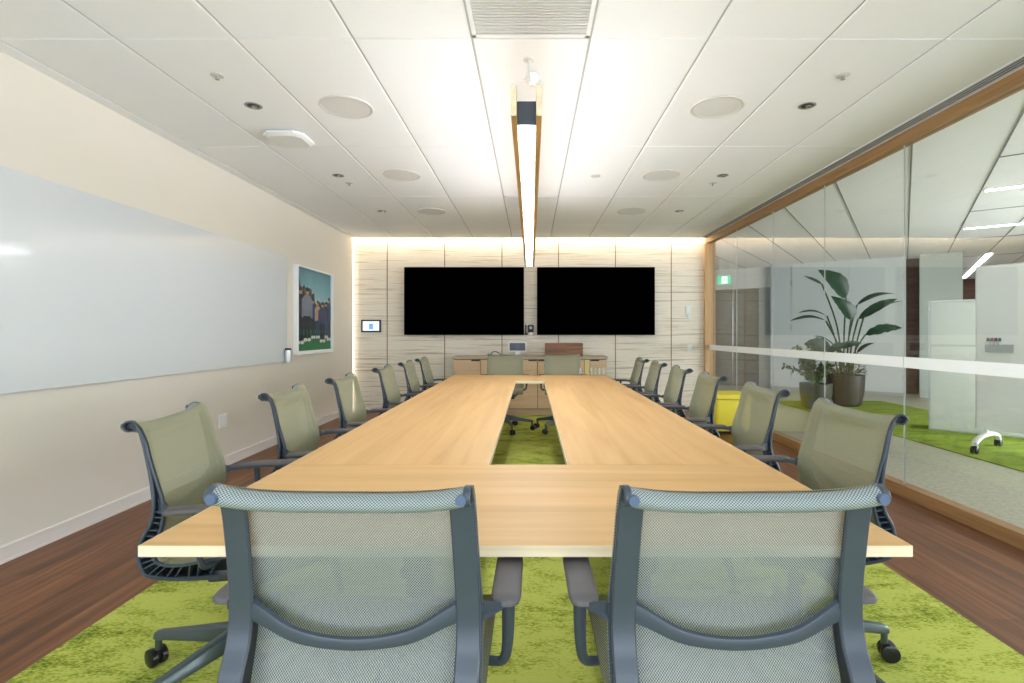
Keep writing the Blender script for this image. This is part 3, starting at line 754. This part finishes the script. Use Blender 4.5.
# ------------------------------------------------------------------ yellow cube stool
t=thing('cube_stool','bright yellow upholstered cube stool by the glass partition','stool',(2.44,6.48,0))
g=MB(); R=[]
def rsq(hw,z,rad=.05,n=5):
    out=[]
    for q,(sx_,sy_) in enumerate(((1,1),(-1,1),(-1,-1),(1,-1))):
        for k in range(n+1):
            a=q*pi/2+k/n*pi/2
            out.append((sx_*(hw-rad)+rad*cos(a),sy_*(hw-rad)+rad*sin(a),z))
    return out
g.rings([rsq(.20,.03),rsq(.21,.05),rsq(.222,.40),rsq(.220,.41)]); g.build('stool_body',M['yellow'],t,smooth=40)
g=MB(); g.rings([rsq(.222,.414),rsq(.232,.42),rsq(.234,.46),rsq(.226,.472),rsq(.20,.476)]); g.build('seat_pad',M['yellow'],t,smooth=40)
g=MB(); g.box(-.17,.17,-.17,.17,0,.03,bev=.004); g.build('plinth',M['recess'],t)

# ------------------------------------------------------------------ ceiling fixtures
first=None; snames=[('nearest the camera','left'),('middle','left'),('nearest the screens','left'),('nearest the camera','right'),('middle','right'),('nearest the screens','right')]
k=0
for sx_,X in ((-1,-1.213),(1,1.223)):
    for Y in (3.42,4.89,6.33):
        nm=snames[k]; lab='round white ceiling speaker on the %s side, %s of its row'%(nm[1],nm[0]); k+=1
        if first is None:
            first=thing('ceiling_speaker',lab,'speaker',(X,Y,CZ),0,'round ceiling speakers')
            g=MB(); g.lathe([(.150,0),(.170,0),(.172,-.004),(.168,-.009),(.156,-.008),(.150,-.004)],48,cap=False); g.build('rim',M['ringgrey'],first)
            g=MB(); g.lathe([(0,-.0055),(.08,-.0055),(.153,-.004),(.153,0),(0,0)],48); g.lathe([(0,-.007),(.008,-.007),(.009,-.005),(0,-.005)],12); g.build('grille',M['speaker'],first)
        else: dup(first,(X,Y,CZ),0,lab)
first=None;k=0
for sx_,X in ((-1,-1.815),(1,1.805)):
    for Y in (3.40,4.90,6.33):
        nm=snames[k]; lab='small recessed downlight on the %s side, %s of its row'%(nm[1],nm[0]); k+=1
        if first is None:
            first=thing('recessed_downlight',lab,'downlight',(X,Y,CZ),0,'small recessed downlights')
            g=MB(); g.lathe([(.036,0),(.054,0),(.054,-.003),(.048,-.005),(.038,-.002)],28,cap=False); g.build('trim_ring',M['dgrey'],first)
            g=MB(); g.lathe([(.038,-.001),(.028,-.0025),(.0,-.003),(.0,-.0005),(.038,-.0005)],28); g.build('baffle',M['black'],first)
            g=MB(); g.lathe([(0,-.016),(.012,-.015),(.018,-.010),(.019,-.002),(0,-.002)],20,(.008,0,0)); g.build('reflector',M['chrome'],first)
        else: dup(first,(X,Y,CZ),0,lab)
first=None
for X,Y,lab in ((-1.81,3.0,'white ceiling sprinkler on the left side, nearest the camera'),(-1.80,5.15,'white ceiling sprinkler on the left side, nearer the screens'),(1.80,3.0,'white ceiling sprinkler on the right side, nearest the camera'),(1.80,5.15,'white ceiling sprinkler on the right side, nearer the screens')):
    if first is None:
        first=thing('ceiling_sprinkler',lab,'sprinkler',(X,Y,CZ),0,'ceiling sprinklers')
        g=MB(); g.lathe([(.0,0),(.036,0),(.036,-.003),(.022,-.006),(0,-.006)],24); g.build('escutcheon',M['ringgrey'],first)
        g=MB(); g.lathe([(0,-.005),(.009,-.005),(.007,-.014),(.003,-.016),(.003,-.022),(.012,-.023),(.012,-.025),(0,-.025)],14); g.build('sprinkler_head',M['dgrey'],first)
    else: dup(first,(X,Y,CZ),0,lab)
t=thing('pendant_sprinkler','white sprinkler drop with deflector in the ceiling behind the near end of the hanging lamp','sprinkler',(.0,2.97,CZ))
g=MB(); g.lathe([(0,0),(.03,0),(.03,-.004),(.012,-.008),(.010,-.012),(0,-.012)],20,(-.012,-.14,0)); g.tube([(-.012,-.14,-.01),(-.012,-.10,-.035),(-.008,-.04,-.045),(0,0,-.045)],.006,8); g.build('drop_pipe',M['ringgrey'],t)
g=MB(); g.lathe([(0,-.012),(.034,-.014),(.038,-.03),(.034,-.052),(.02,-.06),(.016,-.075),(0,-.075)],20,(.006,0,0)); g.tube([(-.055,.02,-.035),(-.03,.01,-.035)],.006,8); g.tube([(.035,0,-.04),(.06,.0,-.045)],.005,8); g.build('sprinkler_body',M['sprk'],t)
o=MB(); o.lathe([(0,0),(.045,0),(.045,-.003),(.03,-.006),(0,-.006)],24); o=o.build('ceiling_sensor',M['ringgrey']); o.location=(.612,4.92,CZ); tag(o,'tiny flat round ceiling sensor just right of the hanging lamp','sensor')
t=thing('wireless_access_point','white octagonal wireless access point on the left part of the ceiling','access point',(-1.82,3.92,CZ))
def octa(h,ch,z): return [(h,ch-h,z),(h,h-ch,z),(h-ch,h,z),(ch-h,h,z),(-h,h-ch,z),(-h,ch-h,z),(ch-h,-h,z),(h-ch,-h,z)]
g=MB(); g.rings([octa(.142,.05,-.012),octa(.150,.055,-.016),octa(.150,.055,-.030),octa(.125,.045,-.048)]); g.build('cover',M['sprk'],t,smooth=30)
g=MB(); g.box(-.10,.10,-.11,.11,-.012,0); g.build('mount',M['dgrey'],t,smooth=0)
for (ya_,yb_,lab) in ((2.03,2.615,'slatted white air grille in the ceiling at the top of the picture'),(5.655,6.20,'slatted white air grille in the ceiling beyond the lamp, close to the screens')):
    t=thing('air_grille',lab,'air grille',(0,(ya_+yb_)/2,CZ),0,'ceiling air grilles'); hh=(yb_-ya_)/2
    g=MB(); g.box(-.285,.285,-hh,hh,.006,.0075); g.build('backing',M['ventdark'],t,smooth=0)
    g=MB(); g.box(-.294,.294,-hh,-hh+.02,-.003,.006); g.box(-.294,.294,hh-.02,hh,-.003,.006); g.box(-.294,-.274,-hh,hh,-.003,.006); g.box(.274,.294,-hh,hh,-.003,.006); g.build('frame',M['ceil'],t,smooth=0)
    g=MB(); n=26
    for i in range(n):
        y=-hh+.025+(2*hh-.05)*i/(n-1); g.box(-.274,.274,y-.0065,y+.0055,-.002,.0045)
    g.build('slats',M['slat'],t,smooth=0)

# ------------------------------------------------------------------ hanging lamp
py0,py1=1.78,5.82; Zb=1.955
t=thing('pendant_lamp','long hanging lamp with two oak rails and a bright strip over the table','lamp',(-.0157,py0,Zb))
Lp=py1-py0
for s in (-1,1):
    g=MB(); g.box(s*.0435-.0095,s*.0435+.0095,0,Lp,0,.104,bev=.0015); rl=g.build('side_rail',M['lampwood'],t,smooth=0)
    h=MB(); h.box(s*.0435-.0093,s*.0435+.0093,-.0012,.0005,.0005,.1035); h.build('pale_end_face',M['pale'],rl,smooth=0)
g=MB(); g.box(-.0335,.0335,.085,Lp-.085,.003,.088,bev=.001); g.box(-.012,.012,.60,Lp-.12,.088,.145); g.build('lamp_housing',plain('lamp_housing_black',(.045,.055,.075),.45),t,smooth=0)
g=MB(); g.box(-.030,.030,.09,Lp-.09,.0,.0035); g.build('diffuser',M['strip'],t,smooth=0)
for s in (-1,1):     # added glowing strips, unseen from below, shaped to brighten the ceiling evenly
    g=MB(); g.rings([[(s*.0125,yy,.100),(s*.0185,yy,.100),(s*.0135,yy,.143),(s*.0125,yy,.143)] for yy in (.62,Lp-.12)]); g.build('upper_diffuser',M['uplight'],t,smooth=0)
for yy in (1.7,Lp-.5):
    g=MB(); g.tube([(0,yy,.06),(0,yy,CZ-Zb-.01)],.0012,6); g.lathe([(0,0),(.03,0),(.03,-.012),(0,-.012)],20,(0,yy,CZ-Zb)); g.build('suspension_wire',M['wire'],t)

# ------------------------------------------------------------------ the space beyond the glass
TH=radians(35.7); dv=Vector((sin(TH),cos(TH))); ev=Vector((cos(TH),-sin(TH)))
def st(s,t_): p=dv*s+ev*t_; return (p.x,p.y)
ROT=Matrix.Rotation(-TH,4,'Z')      # local x -> ev, local y -> dv
b=MB(); b.box(XR+.07,16,YR-.1,24,-.10,0); struct(b.build('floor_corridor',M['concrete'],smooth=0))
M['carpet2']=carpet('moss_green_carpet',(.06,.10,.018),(.16,.235,.025),(.24,.32,.045))  # same green carpet, the dimmer light there put into darker colours
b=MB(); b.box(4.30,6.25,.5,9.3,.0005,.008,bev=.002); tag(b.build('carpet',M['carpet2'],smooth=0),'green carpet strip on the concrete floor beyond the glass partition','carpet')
# ceiling beyond, grid turned to the corridor axis
b=MB(); b.box(2.84,16,YR-.1,24,CZ+.003,CZ+.05,0)
g2=MB()
for k in range(-8,9):
    tt=.047+.6*k; g2.box(tt-.006,tt+.006,0,26,CZ-.002,CZ+.004,1)
for sy in (1.05,3.46,5.88,8.30,10.7,13.1,15.5): g2.box(.65,7,sy-.009,sy+.009,CZ-.002,CZ+.004,1)
g2.xf(ROT)
# keep only grid pieces right of the partition by clipping
bm=bmesh.new(); mt=bpy.data.meshes.new('tmp'); mt.from_pydata(g2.v,[],g2.f); bm.from_mesh(mt); bpy.data.meshes.remove(mt)
for co,no in (((2.845,0,0),(-1,0,0)),((15.9,0,0),(1,0,0))):
    geom=bm.verts[:]+bm.edges[:]+bm.faces[:]
    bmesh.ops.bisect_plane(bm,geom=geom,plane_co=co,plane_no=no,clear_outer=True)
b.add_bm(bm,1); bm.free()
struct(b.build('ceiling_corridor',[M['ceil'],plain('dark_grid',(.16,.16,.165),.6)],smooth=0))
lampn=0
labs=['ceiling light bar beyond the glass, upper of the two seen crossing the corridor','ceiling light bar beyond the glass, lower of the two seen crossing the corridor','ceiling light bar beyond the glass, long one pointing away above the mobile boards']
for (x0_,x1_,y0_,y1_) in ((.68,3.6,7.105,7.165),(.68,3.6,9.545,9.605),(1.235,1.325,12.8,18.0)):
    cx_,cy_=st((y0_+y1_)/2,(x0_+x1_)/2)
    tl_=thing('ceiling_light_bar',labs[lampn],'ceiling light',(cx_,cy_,CZ),-TH); lampn+=1
    hx,hy=(x1_-x0_)/2,(y1_-y0_)/2
    g=MB(); g.box(-hx,hx,-hy,hy,-.012,-.002); g.build('diffuser',M['corrlamp'],tl_,smooth=0)
    g=MB(); g.box(-hx-.01,hx+.01,-hy-.01,hy+.01,-.006,0); g.build('housing',M['white'],tl_,smooth=0)
def rbox(x0_,x1_,y0_,y1_,z0_,z1_,bev=0):
    g=MB(); g.box(x0_,x1_,y0_,y1_,z0_,z1_,bev=bev); return g.xf(ROT)
# white panel wall facing the camera, with door leaves
wc=struct(rbox(-2.40,.02,12.38,12.60,0,CZ+.02).build('wall_corridor',M['panelwhite'],smooth=0))
for (a,c_) in ((-2.395,-1.99),(-1.98,-.93),(-.92,-.02)):
    rbox(a,c_,12.362,12.38,.06,CZ-.02,bev=.003).build('wall_panel',M['panelwhite'],wc,smooth=0)
for tt in (-1.985,-.01):
    for zz in (.35,1.35,2.3): rbox(tt-.012,tt+.012,12.352,12.366,zz-.06,zz+.06).build('hinge',M['alu'],wc,smooth=0)
rbox(-2.4,.02,12.366,12.38,0,.06).build('kick_board',M['alu'],wc,smooth=0)
struct(rbox(-6.0,-2.40,12.52,12.7,2.24,CZ+.02).build('wall_corridor_header',M['white'],smooth=0))
struct(rbox(-2.66,-2.40,12.48,12.7,0,2.24).build('trim_1',M['jambgrey'],smooth=0))
struct(rbox(-3.25,-2.66,12.60,12.66,0,2.24).build('door_1',M['taupe'],smooth=0))
struct(rbox(-6.0,-3.27,12.60,12.66,0,2.24).build('door_2',M['taupe'],smooth=0))
struct(rbox(.02,.24,12.9,13.0,0,CZ+.02).build('wall_recess',M['brownwall'],smooth=0))
struct(rbox(.235,.86,12.27,12.9,0,CZ+.02).build('wall_column',M['columnw'],smooth=0))
struct(rbox(.8,6.5,18.6,18.75,0,CZ+.02).build('wall_corridor_far',M['brownwall'],smooth=0))
struct(rbox(3.0,3.15,10.5,18.6,0,CZ+.02).build('wall_corridor_side',M['brownwall'],smooth=0))
b=MB(); b.box(XR+.05,XR+.12,YB+.12,14,0,CZ+.02); struct(b.build('wall_corridor_left',M['white'],smooth=0))
b=MB(); b.box(10.5,10.6,YR,9.0,0,.4); b.box(10.5,10.6,YR,9.0,2.5,CZ+.02)
for yy in (-2.6,.2,3.0,5.8,8.7): b.box(10.5,10.6,yy,yy+.3,.4,2.5)
struct(b.build('wall_outer',M['white'],smooth=0))
b=MB(); b.box(XR+.12,10.6,YR-.12,YR,0,CZ+.02); struct(b.build('wall_corridor_rear',M['white'],smooth=0))
# exit sign hanging from the ceiling
c=pt(724,280,10.2)
t=thing('exit_sign','green exit sign with a white running figure hanging beyond the glass','exit sign',(c[0],c[1],c[2]),-.35)
g=MB(); g.box(-.13,.13,-.012,.012,-.085,.085,bev=.003); g.build('sign_panel',M['exitg'],t,smooth=0)
g=MB(); g.box(-.04,.06,-.0145,-.0115,-.065,.065,0); g.build('pictogram_field',M['exitw'],t,smooth=0)
g=MB(); 
def q(pts): 
    a=[g.vert((x,-.0152,z)) for x,z in pts]; g.face(a)
q([(.010+.012*cos(k*pi/5),.045+.012*sin(k*pi/5)) for k in range(10)])
q([(-.004,.028),(.018,.030),(.014,-.010),(-.008,-.012)]); q([(.014,.022),(.040,.010),(.038,.002),(.012,.010)]); q([(-.004,.024),(-.028,.008),(-.024,.002),(.0,.014)]); q([(.012,-.006),(.030,-.030),(.022,-.036),(.002,-.012)]); q([(.0,-.008),(-.012,-.036),(-.034,-.050),(-.030,-.056),(-.004,-.040),(.012,-.010)])
g.build('running_figure',M['exitg'],t,smooth=0,recalc=False)
g=MB()
for x in (-.09,.09): g.tube([(x,0,.085),(x,0,CZ-c[2])],.004,6)
g.build('hanger_rods',M['alu'],t)

# ---- potted plants
def leafgrid(g,base,tip,width,side,arch=.0,fold=.12,m=0,n=10,wav=0):
    B=Vector(base);T=Vector(tip);d=T-B;S=Vector(side).normalized(); up=S.cross(d).normalized()
    if up.z<0: up=-up
    rows=[]
    for i in range(n+1):
        k=i/n; w=width*(sin(pi*min(1,k*1.0)**.75)**.8 if 0<k<1 else .02)
        c=B+d*k+up*arch*sin(pi*k)
        row=[]
        for j in range(5):
            s=j/2-1; ww=w*(1+wav*sin(i*2.3+j))
            row.append(c+S*s*ww+up*(abs(s)*fold*w))
        rows.append(row)
    th=.0025
    top_=[[p+up*th for p in r] for r in rows]
    g.grid(rows,m); g.grid([r[::-1] for r in top_],m)
def P3(px,py,Y): return Vector(pt(px,py,Y))
pb=(5.27,8.72,.008)
t=thing('bird_of_paradise_plant','tall broad-leaved dark green plant in a round charcoal planter beyond the glass','plant',pb)
g=MB(); g.lathe([(0,0),(.20,0),(.235,.03),(.275,.25),(.285,.45),(.288,.515),(.270,.515),(.262,.44),(0,.44)],40); pot=g.build('planter',M['pot'],t)
g=MB(); g.lathe([(0,.462),(.262,.455),(.262,.445),(0,.445)],32); g.build('soil',M['soil'],pot)
O=Vector(pb)
def stemleaf(base,joint,tip,width,side,arch,wav=0.05,dy=0):
    Jn=P3(joint[0],joint[1],8.7+dy)-O; Tp=P3(tip[0],tip[1],8.7+dy*1.3)-O; Bs=Vector((base,dy*.2,.46))
    s_=MB(); mid=(Bs+Jn)/2+Vector((-(Jn.x-Bs.x)*.22,0,.05)); s_.tube(spline([tuple(Bs),tuple(mid),tuple(Jn)],6),[.013]*13,8)
    lf=MB(); leafgrid(lf,Jn,Tp,width,side,arch,.25,0,12,wav)
    o=lf.build('leaf',M['leaf'],t,smooth=60); s_.build('leaf_stem',M['stem'],o)
stemleaf(.02,(851,320),(831,296),.18,(.9,.4,.25),.05)
stemleaf(-.01,(846,298),(818,270),.21,(.75,.45,.6),.06,dy=.1)
stemleaf(-.06,(822,284),(804,276),.03,(.2,.4,1),.01,dy=-.1)
stemleaf(-.05,(827,316),(798,313),.07,(.1,1,.3),.05,dy=.15)
stemleaf(-.08,(826,321),(790,321),.075,(.05,1,.35),.06,dy=-.15)
stemleaf(.04,(857,305),(895,294),.08,(.15,1,.4),.07,dy=.15)
stemleaf(.06,(858,319),(897,299),.11,(.3,.7,.75),.03,dy=0)
stemleaf(.08,(864,316),(903,301),.035,(.1,1,.4),.05,dy=-.2)
stemleaf(.10,(865,335),(902,328),.10,(.1,.7,.7),.06,.15,dy=.1)
stemleaf(.09,(857,353),(874,343),.05,(.1,1,.4),.03,dy=-.1)
stemleaf(-.09,(832,352),(804,344),.17,(.2,.5,.9),.04,.1,dy=.2)
stemleaf(-.07,(834,346),(813,336),.06,(.1,1,.3),.04,.1,dy=-.1)
stemleaf(.03,(838,348),(862,343),.06,(.2,.5,.9),.04,.15,dy=-.25)
stemleaf(-.02,(826,352),(848,344),.07,(.1,.5,.9),.04,.15,dy=-.2)
lf=MB()
for k in range(170):
    a=random.uniform(0,2*pi); r=sqrt(random.random())*.29; z=.50+random.uniform(0,.20)*(1.1-r*1.5)
    p=Vector((r*cos(a),r*sin(a),z)); q_=p+Vector((cos(a),sin(a),random.uniform(-.3,.8))).normalized()*random.uniform(.05,.10)
    leafgrid(lf,p,q_,random.uniform(.012,.024),(-sin(a),cos(a),.2),.01,.2,0,4)
lf.build('underplanting',M['leaf3'],t,smooth=60)
pb=(4.60,8.40,.008)
t=thing('leafy_shrub','bushy small-leaved shrub in a low olive green planter beyond the glass','plant',pb)
g=MB(); g.lathe([(0,0),(.18,0),(.20,.02),(.235,.25),(.24,.40),(.222,.40),(.215,.33),(0,.33)],36); pot=g.build('planter',M['pot2'],t)
g=MB(); g.lathe([(0,.355),(.215,.35),(.215,.34),(0,.34)],32); g.build('soil',M['soil'],pot)
lf=MB(); sm=MB()
for k in range(26):
    a=random.uniform(0,2*pi); r=random.uniform(.05,.50)
    if cos(a)>0: r*=.75
    tipz=random.uniform(.6,1.05)-.30*r; P0=(cos(a)*.06,sin(a)*.06,.35); P2=(cos(a)*r-.05,sin(a)*r,tipz)
    C=spline([P0,(P2[0]*.45,P2[1]*.45,.35+(tipz-.35)*.65),P2],8); sm.tube(C,.004,5)
    for i in range(4,len(C)):
        for _ in range(4):
            p=Vector(C[i]); d=Vector((random.gauss(0,1),random.gauss(0,1),random.gauss(.2,.7))).normalized()
            q_=p+d*random.uniform(.05,.095); leafgrid(lf,p,q_,random.uniform(.014,.024),d.cross(Vector((.3,.2,1))),.008,.2,0,4)
lf.build('foliage',M['leaf2'],t,smooth=60); sm.build('stems',M['stem'],t)

# ---- mobile whiteboards
def board_axis(a,b_):
    d=Vector((b_[0]-a[0],b_[1]-a[1])); return math.atan2(d.y,d.x)
A=(4.67,5.45); B=(4.67+.539*1.3,5.45-.842*1.3)
ang=math.atan2(B[1]-A[1],B[0]-A[0])
t=thing('mobile_whiteboard','white mobile whiteboard with marker tray on a wheeled white foot beyond the glass','whiteboard',(A[0],A[1],.008),ang)
g=MB(); g.box(0,1.3,-.018,.018,.215,1.895,bev=.006); g.build('board_panel',M['mobile'],t,smooth=0)
g=MB(); g.box(-.004,1.304,-.012,.012,1.893,1.902); g.box(-.004,.002,-.020,.020,.21,1.9); g.build('edge_trim',M['alu'],t,smooth=0)
for xx in (.083,1.12):
    g=MB(); g.tube(spline([(xx,-.33,.075),(xx,-.30,.115),(xx,-.15,.15),(xx,0,.155),(xx,.15,.15),(xx,.30,.115),(xx,.33,.075)],5),.030,10,flat=.8); g.tube([(xx,0,.14),(xx,0,.24)],.016,10)
    ft=g.build('foot',M['dispw'],t)
    for yy in (-.33,.33):
        g=MB()
        for dx in (-.018,.018): g.lathe([(0,-.012),(.028,-.012),(.036,-.008),(.036,.008),(.028,.012),(0,.012)],20,(xx+dx,yy,.036),axis='x')
        g.box(xx-.008,xx+.008,yy-.012,yy+.012,.03,.08,bev=.003); g.build('caster',M['caster'],ft)
g=MB(); g.box(.085,.30,-.046,-.018,1.010,1.016); g.box(.085,.30,-.048,-.044,1.010,1.085,bev=.001); g.box(.085,.30,-.024,-.018,1.01,1.09,bev=.002); g.box(.298,.302,-.048,-.018,1.01,1.085); g.box(.083,.087,-.048,-.018,1.01,1.085)
g.build('marker_tray',plain('tray_grey',(.40,.43,.45),.4),t,smooth=0)
caps=[('gcap','green'),('rcap','red'),('kcap','black'),('tcap','teal')]
R4=Matrix.Translation((A[0],A[1],.008))@Matrix.Rotation(ang,4,'Z')
for k,(c_,nm) in enumerate(caps):
    p=R4@Vector((.103+k*.031,-.0335,1.0165))
    t2=thing('board_marker','white marker with a %s cap in the tray of the mobile whiteboard'%nm,'marker',tuple(p),0,'markers in the whiteboard tray')
    g=MB(); g.lathe([(0,0),(.0100,0),(.0100,.105),(0,.105)],12); g.build('barrel',M['dispw'],t2)
    g=MB(); g.lathe([(0,.105),(.0115,.105),(.0115,.135),(.009,.140),(0,.140)],12); g.build('cap',M[c_],t2)
A=(4.99,6.52); ang=math.atan2(-.32,.37)
t=thing('freestanding_screen','off-white two-tier freestanding screen behind the mobile whiteboard','screen',(A[0],A[1],.008),ang)  # storage partition with two tiers of panels
g=MB(); g.box(0,1.2,0,.35,.0,1.60,bev=.004); g.build('screen_body',M['partn'],t,smooth=0)
g=MB(); g.box(.012,1.19,-.012,.001,.012,1.045,bev=.003); g.build('lower_panel',M['partn'],t,smooth=0)
g=MB(); g.box(.012,1.19,-.012,.001,1.06,1.585,bev=.003); g.build('upper_panel',M['partn'],t,smooth=0)
g=MB(); g.box(-.004,1.2,-.008,.352,1.598,1.612); g.box(-.004,.008,-.016,.35,0,1.6); g.build('edge_trim',M['alu'],t,smooth=0)

# ------------------------------------------------------------------ light
def area(name,loc,rot,sx_,sy_,e,col=(1,1,1)):
    l=bpy.data.lights.new(name,'AREA'); l.shape='RECTANGLE'; l.size=sx_; l.size_y=sy_; l.energy=e; l.color=col
    o=bpy.data.objects.new(name,l); COL.objects.link(o); o.location=loc; o.rotation_euler=rot; return o
for k,(a,c_) in enumerate(wx): area('window_daylight',((a+c_)/2,YR-.2,1.4),(radians(140),0,0),c_-a,2.2,32,(.78,.89,1))  # unseen lamps added behind the rear openings, tilted up to brighten the ceiling
area('window_daylight',(10.7,3.2,1.45),(0,radians(90),0),2.1,11.5,470,(.94,.97,1))  # unseen lamp added outside the outer wall to brighten the corridor
w=bpy.data.worlds.new('sky'); sc.world=w; w.use_nodes=True
w.node_tree.nodes['Background'].inputs[0].default_value=(.80,.88,1,1); w.node_tree.nodes['Background'].inputs[1].default_value=1.0

# ------------------------------------------------------------------ camera and view
cam=bpy.data.cameras.new('camera'); co=bpy.data.objects.new('camera',cam); COL.objects.link(co)
co.location=(0,0,CAMH); co.rotation_euler=(radians(90),0,0)
cam.sensor_width=36; cam.sensor_fit='HORIZONTAL'; cam.lens=F/1024*36
cam.shift_x=-(CX-512)/1024; cam.shift_y=-(341.5-CY)/1024
cam.clip_start=.02
sc.camera=co
sc.view_settings.view_transform='Standard'; sc.view_settings.look='None'; sc.view_settings.gamma=1; sc.view_settings.exposure=1.42; sc.view_settings.use_curve_mapping=False
cy=sc.cycles
cy.use_denoising=True; cy.max_bounces=12; cy.diffuse_bounces=6; cy.glossy_bounces=6; cy.transparent_max_bounces=24; cy.transmission_bounces=8
cy.caustics_reflective=False; cy.caustics_refractive=False; cy.sample_clamp_indirect=6
